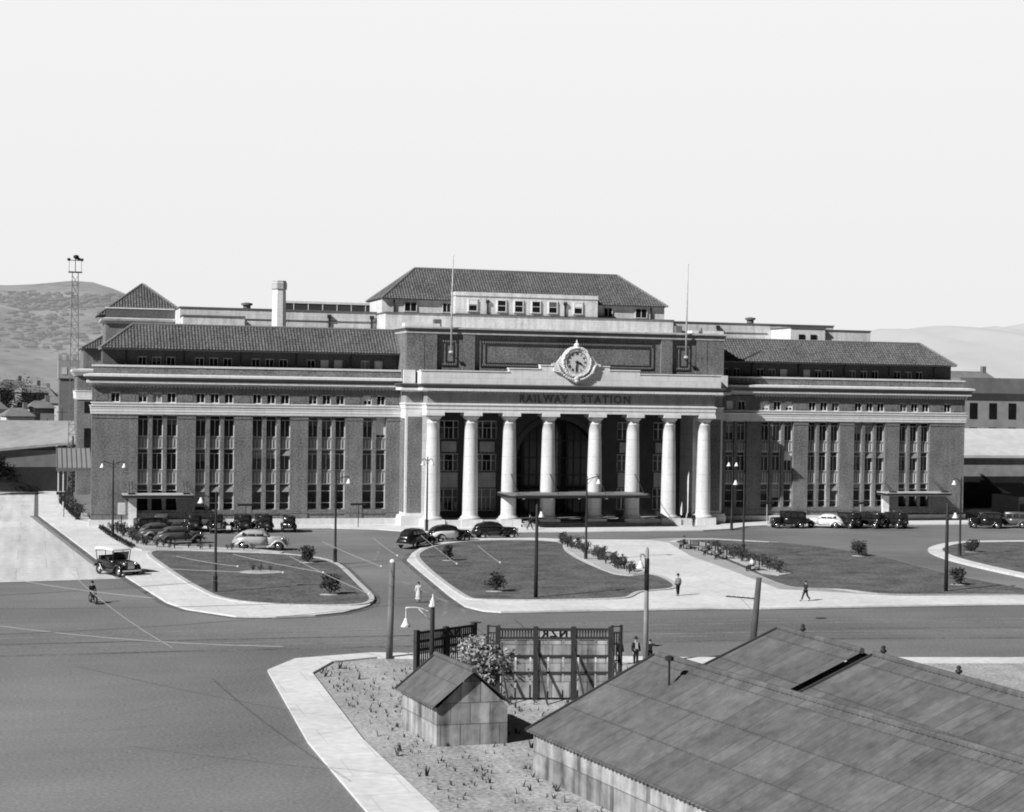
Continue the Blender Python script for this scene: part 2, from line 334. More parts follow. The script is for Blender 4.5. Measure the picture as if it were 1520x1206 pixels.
# ------------------------------------------------------------------ railway station
ST = empty('station_building', (M,0,0), 0, 'long brick railway station with white columns, clock and tiled hipped roofs', 'railway station')
def S(name, mb, m, smooth=False, parent=None, label=None):
    mb.v = [(x-M,y,z) for x,y,z in mb.v]
    o = mb.build(name, m, parent or ST, smooth)
    if label: o['label'] = label
    return o
A0, PITCHX, BW = 5.21, 6.67, 4.56
bays = []       # (x0, [window x offsets])
for side in (0, 1):
    for k in range(5):
        xl = A0+k*PITCHX; wd = BW if k < 4 else 2.9
        ws = [0, 1.66, 3.32][:3 if k < 4 else 2]
        xs = [xl+o for o in ws]
        if side: xs = [L-x-1.24 for x in xs][::-1]; x0 = L-xl-wd
        else: x0 = xl
        bays.append((side, k, x0, x0+wd, xs))
WXL, WXR = 0.0, M-20.62
for side in (0, 1):
    mir = (lambda a, b: (a, b)) if not side else (lambda a, b: (L-b, L-a))
    wall = MB(); bb = [b for b in bays if b[0] == side]
    edges = sorted([(b[2], b[3]) for b in bb])
    lo, hi = mir(WXL, WXR)
    cur = lo
    for a, b in edges + [(hi, hi)]:
        wall.box(cur, a, 0, 1.4, .84, 13.15)
        # cap moulding of brick pier
        if a-cur > .3: wall.box(cur-.03, a+.03, -.06, .3, 12.72, 12.84)
        cur = b
    for (_, k, a, b, xs) in bb:
        wall.box(a, b, .14, 1.4, .84, 1.60)
        wall.box(a, b, .05, .5, 1.60, 1.90)
        cx = a
        for x in xs[1:]:
            wall.box(x-.42, x, .16, 1.2, 1.90, 13.15)
    # string course, zone above the band, parapet
    wall.box(lo, hi, -.05, 0, 1.50, 1.62)
    x4 = sorted([x for b in bb for x in b[4]] + ([2.1] if not side else [L-2.1-1.05]))
    cur = lo
    for x in x4 + [hi]:
        wall.box(cur, x, 0, 1.0, 14.48, 15.75)
        if x-cur > 1.5: wall.box(cur+.35, x-.35, -.04, 0, 14.75, 15.5)
        cur = x+1.05
    wall.box(lo, hi, 0, 1.0, 15.75, 16.9)
    wall.box(lo+.1*(1-side), hi-.1*side, .08, .5, 17.7, 18.76)
    S('wall', wall, BRICK)
    # end and rear walls
    bk = MB().box(lo+(1.3 if not side else 0), hi-(0 if not side else .02), 1.4, 15, 0, 17.5)
    S('rear_wall', bk, BRICK)
    pl_ = MB()
    e0, e1 = (-.25, WXR) if not side else (L-WXR, L+.25)
    pl_.box(e0, e1, -.25, 1.2, 0, .84)
    S('plinth', pl_, PLINTH)
    path = [(0,1.5),(0,0),(WXR,0)] if not side else [(L-WXR,0),(L,0),(L,15)]
    bd = MB().mold(path, [(-.3,13.15),(.08,13.15),(.12,13.22),(.12,13.5),(.16,13.5),(.16,13.84),(.2,13.84),(.2,14.05),(.3,14.14),(.3,14.2),(.0,14.24),(.0,14.42),(.14,14.48),(.14,14.56),(-.3,14.6)])
    S('stone_band', bd, STONE)
    co_ = MB().mold(path, [(-.3,16.55),(.22,16.55),(.28,16.78),(.62,16.84),(.62,17.1),(.5,17.14),(-.3,17.14)])
    S('cornice', co_, STONE)
    S('gutter_moulding', MB().mold(path, [(-.3,17.14),(.55,17.14),(.62,17.3),(.9,17.56),(-.3,17.56)]), LEDGE)  # dark colour paints the shade on this down-facing moulding
    S('cornice_fillet', MB().mold(path, [(-.3,17.56),(.95,17.56),(.95,17.8),(.35,17.9),(-.3,17.92)]), STONE)
    S('coping', MB().mold([(p[0]+(0 if p[0] in (WXR,L-WXR) else (.08 if not side else -.08)), p[1]+.08 if p[1] < 1 else p[1]) for p in path], [(-.4,18.72),(.09,18.72),(.12,18.92),(-.4,18.95)]), STONE)
    dn = MB(); x = lo+.15
    while x < hi-.2:
        dn.box(x, x+.2, -.5, 0, 16.38, 16.56); x += .42
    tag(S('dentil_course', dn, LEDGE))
    # set-back top storey
    a5, b5 = (1.2, WXR+.3) if not side else (L-WXR-.3, L-1.2)
    top = MB(); cur = a5
    x5 = sorted([x for b in bb for x in b[4]])
    for x in x5 + [b5]:
        top.box(cur, x, 1.8, 2.5, 17.6, 20.0); cur = x+1.04
    top.box(a5, b5, 1.8, 2.5, 20.0, 20.8); top.box(a5, b5, 2.6, 7.0, 17.6, 20.8)
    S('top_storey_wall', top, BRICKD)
    S('flat_roof', MB().box(lo+1.3, hi-.3, .9, 15, 17.5, 17.6), CONC)
    S('eaves', MB().box(a5-.3, b5+(.3 if side else 0), .86, 7.4, 20.78, 20.9), mat('eaves_board', .30, .8, .1, 1))
    for k in range(5):
        x = (3.9+k*PITCHX) if not side else L-(3.9+k*PITCHX)
        S('rainwater_pipe', MB().tube([(x,1.7,18.9),(x,1.7,20.5),(x,1.2,20.75)], .085, 6), PIPE)

# window prototypes -------------------------------------------------
def win_mesh(w_, h_, transoms, mull, fw=.085, mull_top=None):
    m = MB()
    m.box(0, fw, 0, .12, 0, h_); m.box(w_-fw, w_, 0, .12, 0, h_)
    m.box(fw, w_-fw, 0, .12, 0, fw); m.box(fw, w_-fw, 0, .12, h_-fw, h_)
    for t in transoms: m.box(fw, w_-fw, .01, .11, h_*t-.03, h_*t+.03)
    if mull:
        zt = h_*transoms[0]-.04 if (transoms and mull_top is None) else h_-fw
        m.box(w_/2-.03, w_/2+.03, .012, .1, fw, zt)
    return m
protos = {}
HOPM = mat('tilted_glass', .30, .3, .1, 1)
wr_ = random.Random(12)
BL2 = mat('drawn_blind', .30, .8, .1, 1); BL3 = mat('net_curtain', .12, .8, .3, 2)
def window(kind, x, y, z, w_, h_, transoms=(.7,), mull=True, blind=None, hopper=False):
    key = (kind, w_, round(h_,2), transoms, mull)
    if key not in protos:
        protos[key] = (win_mesh(w_, h_, transoms, mull).mesh(kind, FRAME), MB().box(.05, w_-.05, .06, .075, .05, h_-.05).mesh('pane', PANE))
    fm, pm = protos[key]
    o = bpy.data.objects.new(kind, fm); COL.objects.link(o); o.parent = ST; o.location = (x-M, y, z)
    p = bpy.data.objects.new('pane', pm); COL.objects.link(p); p.parent = o
    if blind:
        b = MB().box(.1, w_-.1, .03, .05, h_*(1-blind), h_-.1).build('blind', BLIND, o)
    elif wr_.random() < .34:
        bl = wr_.choice((BL2,BL3,BL3)); f_ = wr_.choice((.2,.3,.45,.6,.9))
        MB().box(.09, w_-.09, .04, .055, h_*(1-f_), h_-.08).build('blind', bl, o)
    if hopper:
        hm = MB().box(0, w_, -.5, -.46, 0, .06).box(0,.07,-.5,0,0,.05).box(w_-.07,w_,-.5,0,0,.05)
        hs = MB().obox((w_/2,-.14,.33), w_-.1, .03, .66, 0, 0, radians(-25)).build('hopper_sash', HOPM, o)
        hs.location = (0,0,h_*.7-.05)
    return o
blinds3 = {(0,4,1)}
blinds4 = {(0,4,0):.55,(1,4,0):.9,(1,3,0):.8,(1,3,2):.7}
blinds5 = {(0,3,1),(0,3,2),(0,4,1),(1,3,2),(1,2,0)}
hop_unused = {(0,0,0,9)}
hop = {(0,2,0,0),(0,2,2,0),(0,1,0,0),(0,1,1,0),(0,1,2,0),(1,1,1,1),(1,1,2,1),(1,0,1,1),(0,2,2,1),(1,2,2,0)}
for (side, k, a, b, xs) in bays:
    for i, x in enumerate(xs):
        y = .58
        if not (k == 0):
            window('ground_floor_window', x, y, 1.92, 1.24, 3.06, (.72,.26), False, hopper=(side,k,i,0) in hop)
        else:
            window('ground_floor_window', x, y, 4.2, 1.24, .78, (), False)
        window('first_floor_window', x, y, 6.64, 1.24, 2.52, (.78,), True, hopper=(side,k,i,1) in hop, blind=.45 if (side,k,i)==(1,3,2) else None)
        window('second_floor_window', x, y, 10.58, 1.24, 2.55, (.80,), True, blind=.85 if (side,k,i) in blinds3 else None)
        window('third_floor_window', x, .16, 14.58, 1.05, 1.18, (), True, blind=blinds4.get((side,k,i)))
        o = window('top_floor_window', x, 1.95, 18.7, 1.05, 1.3, (), True, blind=.95 if (side,k,i) in blinds5 else None)
        for z0, z1 in ((4.98,6.64),(9.16,10.58)):
            sp_ = MB().box(x, x+1.24, .52, .8, z0, z1)
            s_ = S('spandrel_panel', sp_, SPAN)
            rb = MB()
            for q in (0, .38, .76, 1.14): rb.box(x+q, x+q+.07, .45, .52, z0+.12, z1-.3)
            rb.box(x, x+1.24, .47, .52, z0+.04, z0+.12)
            rb.v = [(vx-M,vy,vz) for vx,vy,vz in rb.v]; rb.build('rib', RIB, s_)
window('third_floor_window', 2.1, .16, 14.58, 1.05, 1.18, (), True)
window('third_floor_window', L-3.15, .16, 14.58, 1.05, 1.18, (), True)
# side entrances with canopies
for side in (0, 1):
    a, b = (A0, A0+BW) if not side else (L-A0-BW, L-A0)
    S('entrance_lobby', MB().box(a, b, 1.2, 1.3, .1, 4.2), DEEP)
    dm = MB()
    for q in range(4): dm.box(a+.1+q*1.1, a+.16+q*1.1+.9, 1.05, 1.12, .15, 2.6)
    S('entrance_doors', dm, METAL)
    c0, c1 = (3.45, 11.4) if not side else (L-11.4-1.6, L-3.6)
    cp = MB().box(c0, c1, -3.1, 0, 3.62, 3.96).box(c0+.15, c1-.15, -2.95, 0, 3.5, 3.62)
    cn = S('canopy', cp, STONE2)
    sd = MB().box(c0-.04, c1+.04, -3.16, -3.1, 3.62, 3.86).box(c0-.06, c0, -3.1, 0, 3.62, 3.86).box(c1, c1+.06, -3.1, 0, 3.62, 3.86)
    sd.v = [(x-M,y,z) for x,y,z in sd.v]; sd.build('fascia', METAL, cn)
    rd = MB()
    for x in (c0+.8, c1-.9):
        rd.tube([(x,-2.8,3.95),(x,0,5.3)], .035); rd.tube([(x+.35,-2.8,3.95),(x+.35,0,5.3)], .035)
        rd.box(x-.2, x+.6, -3.0, -2.3, 3.96, 4.12)
    rd.v = [(x-M,y,z) for x,y,z in rd.v]; rd.build('tie_rod', METAL, cn)
    S('pale_panel', MB().box(c0+.75, c0+1.7, -.34, 0, .1, 3.5), STONE)  # pale slab on the wall beside the entrance, up to the canopy

# central pavilion -------------------------------------------------------
PX = 20.62
PVY = -2.96
for sx in (-1, 1):
    a, b = sorted((M+sx*PX, M+sx*16.6))
    S('pavilion_pier', MB().box(a, b, PVY, 1.6, .9, 13.9), STONE)
for sx in (-1, 1):
    a, b = sorted((M+sx*20.36, M+sx*18.6))
    S('brick_panel', MB().box(a, b, PVY-.03, PVY+.2, 1.68, 13.3), BRICK)
    # shaded side return
    S('brick_panel', MB().box(*(sorted((M+sx*(PX+.03), M+sx*(PX-.1)))), PVY+.35, -.1, 1.68, 13.1), BRICK)
for sx in (-1, 1):
    a, b = sorted((M+sx*21.1, M+sx*16.4))
    S('pier_base', MB().box(a, b, PVY-.35, -.25, 0, 1.1).box(a-.0+.08, b-.08, PVY-.27, -.25, 1.1, 1.35), PLINTH)
iw = MB(); Y1 = 1.5
def hole(x0, x1, z0, z1): pass
wx = [(-15.4,-12.9),(-10.5,-8.0),(8.0,10.5),(12.9,15.4)]
cur = -16.8
for a, b in wx[:2]+[(-6.5,6.5)]+wx[2:]+[(16.8,16.8)]:
    iw.box(M+cur, M+a, Y1, Y1+1, 0, 13.95); cur = b
for a, b in wx:
    for z0, z1 in ((0,1.55),(4.32,6.5),(8.66,10.5),(12.8,13.95)): iw.box(M+a, M+b, Y1, Y1+1, z0, z1)
for i in range(26):
    xa = -6.5+i*.5; xm = xa+.25
    if abs(xm) < 5.5: z = 7.6+sqrt(5.5**2-xm**2)
    else: z = 0
    iw.box(M+xa, M+xa+.5, Y1, Y1+1, z, 13.95)
S('portico_wall', iw, mat('portico_stone_shaded', .08, .85, .15, .6, fine=.12, fscale=3))  # stone darkened so its colour carries the shade behind the columns
av = MB(); pts_o = []; pts_i = []
for i in range(25):
    t = pi*i/24; pts_o.append((M+6.1*cos(t), 7.6+6.1*sin(t))); pts_i.append((M+5.45*cos(t), 7.6+5.45*sin(t)))
poly = []
for i in range(24): av.xz([pts_o[i],pts_o[i+1],pts_i[i+1],pts_i[i]], Y1-.16, Y1+.1)
for sx in (-1,1):
    a, b = sorted((M+sx*5.45, M+sx*6.1)); av.box(a, b, Y1-.16, Y1+.1, .8, 7.6)
S('arch_surround', av, mat('arch_stone_shaded', .10, .85, .12, .6))  # recess shade painted into the tone of the arch
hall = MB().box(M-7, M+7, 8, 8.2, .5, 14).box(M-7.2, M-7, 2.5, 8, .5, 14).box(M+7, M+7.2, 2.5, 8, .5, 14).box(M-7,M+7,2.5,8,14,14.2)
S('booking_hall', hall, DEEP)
gl = MB()
for i in range(12):
    x = -5.4+i*.98; zt = 7.6+sqrt(max(.1, 5.4**2-x*x)); gl.box(M+x-.06, M+x+.06, 2.3, 2.42, .8, zt)
for z in (3.6, 6.0, 8.2, 10.4): 
    hw = 5.4 if z < 7.6 else sqrt(5.4**2-(z-7.6)**2); gl.box(M-hw, M+hw, 2.28, 2.4, z-.07, z+.07)
S('arch_glazing_bars', gl, METAL)
gp = MB().xz([(M+5.45*cos(pi*i/24), 7.6+5.45*sin(pi*i/24)) for i in range(25)]+[(M-5.45,.8),(M+5.45,.8)], 2.42, 2.46)
S('arch_glass', gp, PANE)
for a, b in wx:
    w_ = b-a; 
    for z0, h_ in ((1.55,2.77),(6.5,2.16),(10.5,2.3)):
        window('portico_window', M+a, Y1+.12, z0, round(w_,2), h_, (.62,), True)
        S('window_mullion', MB().box(M+a+.62, M+a+.74, Y1+.08, Y1+.2, z0, z0+h_), FRAME); S('window_mullion', MB().box(M+b-.74, M+b-.62, Y1+.08, Y1+.2, z0, z0+h_), FRAME)
    S('wall_panel', MB().box(M+a+.1, M+b-.1, Y1-.1, Y1, 4.45, 6.35), STONE2); S('wall_panel', MB().box(M+a+.3, M+b-.3, Y1-.1, Y1, 8.9, 10.2), STONE2)
# columns
for c in (17.51, 12.81, 7.98, 3.01):
    for sx in (-1, 1):
        x = M+sx*c; y = -4.37
        prof = [(1.17,1.0),(1.22,1.08),(1.22,1.18),(1.14,1.28),(1.02,1.34),(.98,1.42),(.93,1.62)]
        for i in range(1, 12):
            t = i/12; prof.append((.93-.19*(t**1.7), 1.62+t*10.9))
        prof += [(.745,12.55),(.79,12.6),(.79,12.72),(.74,12.76),(.74,13.0),(.80,13.08),(.9,13.2),(1.03,13.36),(1.06,13.44),(1.06,13.5)]
        mb = MB().lathe(prof, (0,0,0), 28)
        mb.v = [(vx+x-M,vy+y,vz) for vx,vy,vz in mb.v]
        col = mb.build('column', COLM, ST, True)
        pb = MB().box(x-1.3-M, x+1.3-M, y-1.3, y+1.3, .1, 1.0); pb.build('plinth_block', STONE, col)
        MB().box(x-1.12-M, x+1.12-M, y-1.12, y+1.12, 13.5, 13.9).build('abacus', STONE, col)
# entablature
ep = [(M-PX,0),(M-PX,PVY),(M-18.55,PVY),(M-18.55,-5.4),(M+18.55,-5.4),(M+18.55,PVY),(M+PX,PVY),(M+PX,0)]
S('architrave', MB().mold(ep, [(-2.3,13.9),(0,13.9),(0,14.28),(.05,14.28),(.05,14.7),(.16,14.8),(.16,14.92),(-.05,14.98),(-2.3,14.98)]), STONE)
S('frieze', MB().mold(ep, [(-2.3,14.98),(-.06,14.98),(-.06,16.3),(-2.3,16.3)]), mat('frieze_stone_shaded', .40, .8, .1, .8, fine=.1, fscale=4, streak=.15, joint=('X','Z',2.6,1.4,.03,.2,.06)))  # darker than the other stone: shade below the cornice painted in
S('entablature_cornice', MB().mold(ep, [(-2.3,16.3),(.05,16.3),(.12,16.46),(.75,16.5),(.75,16.8),(.6,16.84),(-2.3,16.84)]), STONE)
S('entablature_moulding', MB().mold(ep, [(-2.3,16.84),(.68,16.84),(.76,16.98),(1.0,17.22),(1.0,17.3),(.3,17.36),(-2.3,17.36)]), LEDGE)  # shade of the overhanging face put into its dark colour
dn = MB(); x = M-18.4
while x < M+18.4:
    dn.box(x, x+.2, -5.8, -5.35, 16.24, 16.44); x += .42
S('dentil_course', dn, STONE2)
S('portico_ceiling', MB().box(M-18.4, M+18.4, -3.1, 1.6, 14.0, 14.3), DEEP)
S('portico_floor', MB().box(M-16.4, M+16.4, -4.9, 8, .1, .7), STONE2)
for a, b in ((-16.2,-14.1),(-11.5,-9.3),(9.3,11.5),(14.1,16.2)): S('platform_wall', MB().box(M+a, M+b, -5.5, -4.9, .1, .92), PLINTH)
stp = MB()
for i in range(4): stp.box(M-6.7, M+6.7, -5.9-.38*(3-i) if i < 3 else -5.2, -4.88, .1+.01*i, .25+.15*i)
S('steps', stp, STONE2)
# lettering
def text(name, s_, size, m, loc, rot, parent=None, depth=.03, align='CENTER', xs=1, offset=0):
    cu = bpy.data.curves.new('t', 'FONT'); cu.body = s_; cu.size = size; cu.extrude = depth; cu.align_x = align; cu.align_y = 'CENTER'; cu.offset = offset
    cu.space_character = 1.25
    t = bpy.data.objects.new('t', cu); COL.objects.link(t)
    bpy.context.view_layer.update()
    me = bpy.data.meshes.new_from_object(t.evaluated_get(bpy.context.evaluated_depsgraph_get()))
    bpy.data.objects.remove(t)
    me.materials.clear(); me.materials.append(m)
    o = bpy.data.objects.new(name, me); COL.objects.link(o); o.location = loc; o.rotation_euler = rot; o.scale = (xs,1,1)
    if parent: o.parent = parent
    return o
LET = mat('letter_bronze', .12, .6, .1, 2)
text('lettering', 'RAILWAY', 1.4, LET, (-4.0,-5.38,15.62), (pi/2,0,0), ST, .05, xs=.87, offset=.012)
text('lettering', 'STATION', 1.4, LET, (4.05,-5.38,15.62), (pi/2,0,0), ST, .05, xs=.94, offset=.012)
# attic block --------------------------------------------------
att = MB().box(M-PX, M+PX, PVY+.32, 12, 16.4, 23.4)
def bx2(mb, a, b, y0, y1, z0, z1): mb.box(M+a, M+b, y0, y1, z0, z1)
for s_ in (-1, 1):
    for a, b in ((20.62,18.42),(18.34,16.85),(13.62,12.12)):
        p, q = sorted((s_*a, s_*b)); bx2(att, p, q, PVY, PVY+.4, 17.2, 23.38)
S('attic_wall', att, BRICK)
fr = MB()
def frame(mb, a, b, z0, z1, t, y):
    bx2(mb, a, b, y, y+.12, z1-t, z1); bx2(mb, a, b, y, y+.12, z0, z0+t); bx2(mb, a, a+t, y, y+.12, z0+t, z1-t); bx2(mb, b-t, b, y, y+.12, z0+t, z1-t)
yy = PVY+.24
frame(fr, -11.3, 11.3, 19.45, 22.75, .12, yy); frame(fr, -10.75, 10.75, 19.9, 22.25, .12, yy)
for s_ in (-1, 1):
    p, q = sorted((s_*16.2, s_*14.2)); frame(fr, p, q, 19.45, 22.75, .12, yy); frame(fr, p+.45, q-.45, 19.95, 22.25, .12, yy)
S('panel_frame', fr, mat('brick_frame', .04, .9, .2, 1))
sl = MB()
for zb in (19.6, 22.4):
    bx2(sl, -11.15, 11.15, yy+.07, yy+.09, zb+.02, zb+.2)
    x = -11.1
    while x < 11.1: bx2(sl, x, x+.14, yy-.03, yy+.1, zb, zb+.22); x += .3
for s_ in (-1,1):
    for zb in (19.6, 22.4):
        x = s_*15.2-.9; bx2(sl, s_*15.2-.95, s_*15.2+.95, yy+.07, yy+.09, zb+.02, zb+.2)
        while x < s_*15.2+.85: bx2(sl, x, x+.14, yy-.03, yy+.1, zb, zb+.22); x += .3
S('soldier_course', sl, mat('brick_light', .24, .9, .15, 1))
ap = [(M-PX,12),(M-PX,PVY),(M+PX,PVY),(M+PX,12)]
S('attic_cornice', MB().mold(ap, [(-.4,23.38),(.06,23.38),(.06,23.62),(.02,23.66),(.02,23.9),(.3,24.0),(.3,24.16),(.0,24.24),(-.4,24.24)]), STONE2)
S('attic_cornice_fascia', MB().mold(ap, [(-.3,23.68),(.08,23.68),(.24,23.98),(-.3,23.98)]), LEDGE)
S('attic_roof', MB().box(M-PX+.3, M+PX-.3, PVY+.3, 14, 23.5, 23.9), CONC)
for s_ in (-1,1):
    p, q = sorted((s_*20.75, s_*16.4)); ct = MB(); bx2(ct, p, q, PVY+.5, PVY+2.2, 24.24, 24.62); S('corner_block', ct, STONE)
for a, b, y, z in ((-16.3,-15.4,1,25.3),(15.6,16.4,1,25.3),(18.2,18.4,-1,25.0)): S('vent_box', MB().box(M+a, M+b, y, y+b-a, 23.9, z), LEDGE)
# stepped parapet with the clock
par = MB()
yb, yf = -4.6, -5.35
bx2(par, -19.3, 19.3, yf, yb, 17.3, 18.86)
for s_ in (-1, 1):
    for a, b, z in ((8.4,4.45,19.28),(4.45,2.6,19.74)):
        p, q = sorted((s_*a, s_*b)); bx2(par, p, q, yf, yb, 18.86, z)
bx2(par, -2.6, 2.6, yf, yb, 18.86, 20.1)
for s_ in (-1, 1):
    p, q = sorted((s_*19.3, s_*18.5)); bx2(par, p, q, yb, PVY, 17.3, 18.86)
    p, q = sorted((s_*21.0, s_*19.6)); bx2(par, p, q, PVY-.5, PVY, 17.3, 18.95)
S('parapet', par, STONE)
pc = MB()
for s_ in (-1,1):
    for a, b, z in ((19.36,8.36,18.86),(8.48,4.4,19.28),(4.5,2.6,19.74)):
        p, q = sorted((s_*a, s_*b)); bx2(pc, p, q, yf-.08, yb+.06, z-.02, z+.12)
S('parapet_coping', pc, STONE)
CK = bpy.data.objects.new('clock', None)
ck = MB()
ccx, ccz, cy = M+.1, 20.22, -5.62
def circ(r, n=40, a0=0): return [(ccx+r*cos(2*pi*i/n+a0), ccz+r*sin(2*pi*i/n+a0)) for i in range(n)]
ck = MB()
for (r0, r1, y0, y1) in ((1.98,1.62,cy-.02,yf+.1),(1.9,1.5,cy-.1,cy+.1),(1.62,1.36,cy-.14,cy+.1)):
    o_, i_ = circ(r0), circ(r1)
    for i in range(40): ck.xz([o_[i], o_[(i+1)%40], i_[(i+1)%40], i_[i]], y0, y1)
clock = S('clock', ck, STONE)
def C(name, mb, m): 
    mb.v = [(x-M,y,z) for x,y,z in mb.v]; return mb.build(name, m, clock)
C('clock_face', MB().xz(circ(1.42), cy-.02, cy+.06), mat('clock_dial', .72, .5, .04, 2))
ng = MB(); 
for i in range(40):
    o_, i_ = circ(1.38), circ(1.30); ng.xz([o_[i], o_[(i+1)%40], i_[(i+1)%40], i_[i]], cy-.04, cy)
C('chapter_ring', ng, BLACK)
rom = ['XII','I','II','III','IIII','V','VI','VII','VIII','IX','X','XI']
for i, s_ in enumerate(rom):
    a = pi/2-2*pi*i/12; 
    t = text('numeral', s_, .40, BLACK, (ccx-M+1.03*cos(a), cy-.05, ccz+1.03*sin(a)), (pi/2, pi/2-a, 0), clock, .012, xs=.55 if len(s_) > 2 else .8, offset=.008)
hd = MB()
for a, ln, wd in ((pi/2-2*pi*(3+5/60+.6)/12, .72, .13), (pi/2-2*pi*31/60, 1.12, .09)):
    dx, dz = cos(a), sin(a)
    hd.xz([(ccx-dx*.25-dz*wd/2, ccz-dz*.25+dx*wd/2),(ccx+dx*ln*.7-dz*wd, ccz+dz*ln*.7+dx*wd),(ccx+dx*ln, ccz+dz*ln),(ccx+dx*ln*.7+dz*wd, ccz+dz*ln*.7-dx*wd),(ccx-dx*.25+dz*wd/2, ccz-dz*.25-dx*wd/2)], cy-.12, cy-.08)
C('clock_hands', hd, BLACK)
orn = MB()
random.seed(3)
for i in range(46):       # wreath of leaves round the lower rim
    a = -pi/2 + (i-22.5)/46*2*pi*1.0
    r = 1.74 + random.uniform(-.06,.06)
    orn.ell((ccx+r*cos(a), cy-.16, ccz+r*sin(a)), .15, .12, .15, 6, 4)
for s_ in (-1, 1):        # scroll shoulders
    orn.xz([(ccx+s_*3.15, 19.72),(ccx+s_*3.15,20.0),(ccx+s_*2.6,20.1),(ccx+s_*2.2,20.6),(ccx+s_*2.0,20.95),(ccx+s_*1.75,20.95),(ccx+s_*1.75,19.0),(ccx+s_*2.45,18.9),(ccx+s_*2.9,19.1),(ccx+s_*2.9,19.72)][::s_], cy+.02, yf+.05)
    for k in range(5):
        z = 18.95+.22*k; orn.tube([(ccx+s_*(1.5+.1*k), cy-.02, z-.3),(ccx+s_*(2.0+.1*k), cy-.16, z),(ccx+s_*2.65, cy-.02, z+.15)], [.05,.1,.05], 6)
    for k in range(7):
        t = k/6; orn.ell((ccx+s_*(.25+1.6*t), cy-.08, 18.0+.75*t*t+.1), .2, .16, .15, 6, 4)
orn.ell((ccx, cy-.1, 17.95), .3, .2, .28, 8, 5); orn.ell((ccx, cy-.1, 18.3), .35, .25, .25, 8, 5)
orn.lathe([(.42,0),(.5,.1),(.42,.2),(.3,.25),(.38,.45),(.3,.62),(.1,.72),(.08,.8),(.14,.88),(.06,1.0),(.02,1.16)], (ccx, cy+.1, 21.86), 12)
orn.obox((ccx, cy+.05, 21.85), 1.1, .4, .3)
C('carved_ornament', orn, STONE)
# flagpoles are things of their own
for x, ztop, lab in ((41.9,32.8,'tall white flagpole left of the clock, leaning out from the brick attic'),(72.35,32.85,'tall white flagpole right of the clock, fixed to the brick attic')):
    f = empty('flagpole', (x,-3.55,21.2), 0, lab, 'flagpole', 'flagpoles on the station attic')
    MB().tube([(0,0,.1),(0,0,6),(.1,0,ztop-21.2)], [.13,.1,.05], 8).build('pole', STONE2, f, True)
    MB().ell((.1,0,ztop-21.15), .1,.1,.1, 8, 5).build('truck', STONE, f)
    MB().lathe([(.3,0),(.32,.15),(.16,.3)], (0,0,-.15), 10).build('base_bracket', STONE2, f)
    MB().tube([(0,0,3.2),(.1,.9,3.0)], .05).tube([(0,0,.0),(0,.9,-.1)], .07).build('stay', METAL, f)
# main canopy
mc = MB(); xs0, xs1 = M-9.15, M+8.6
poly = [(xs0+.6,-9.6),(xs1-.6,-9.6),(xs1,-9.0),(xs1,-3.4),(xs0,-3.4),(xs0,-9.0)]
CANM = mat('canopy_slab', .22, .7, .15, .8)
mc.prism(poly, 3.95, 4.25); cn = S('canopy', mc, CANM)
e = MB(); pl2 = [(xs0+.55,-9.68),(xs1-.55,-9.68),(xs1+.08,-9.05),(xs1+.08,-3.45),(xs0-.08,-3.45),(xs0-.08,-9.05)]
e.prism(pl2, 3.8, 4.12); e.v = [(x-M,y,z) for x,y,z in e.v]; e.build('fascia', METAL, cn)
for q in range(5):
    MB().lathe([(.0,0),(.16,.0),(.18,.12),(.08,.2)], (xs0-M+2+q*3.5,-8.2,3.6), 10).build('canopy_light', LAMPGL, cn)
for q in (-7.98,-3.01,3.01,7.98):
    MB().tube([(q,-9.0,4.2),(q,-5.3,6.5)], .05).build('tie_rod', METAL, cn)

# ------------------------------------------------------------------ tiled roofs
def tiles(mb, A, ex, eu, nn, Ln, Sl, inL, inR, per=.37, row=.42, amp=.075):
    A, ex, eu, nn = Vector(A), Vector(ex), Vector(eu), Vector(nn)
    nu = int(Ln/per)*6; rows = max(2, int(Sl/row)); vs = []; cols = []
    vv = []
    for j in range(rows): vv += [(Sl*j/rows, .035), (Sl*(j+1)/rows-.004, 0.0)]
    for i in range(nu+1):
        u = Ln*i/nu; vm = Sl
        if inL: vm = min(vm, u/inL*Sl)
        if inR: vm = min(vm, (Ln-u)/inR*Sl)
        ph = (i % 6)/6; hh = amp*max(0, sin(2*pi*ph)) - amp*.35*max(0, -sin(2*pi*ph))
        for v, h2 in vv:
            w_ = min(v, vm); vs.append(A+ex*u+eu*w_+nn*(hh+h2))
    k = len(vv); fs = []
    for i in range(nu):
        for j in range(k-1):
            a = vs[i*k+j]; b = vs[i*k+j+1]; c = vs[(i+1)*k+j+1]; d_ = vs[(i+1)*k+j]
            if (a-b).length < 1e-6 and (c-d_).length < 1e-6: continue
            fs.append((i*k+j, i*k+j+1, (i+1)*k+j+1, (i+1)*k+j))
    mb.add(vs, fs)
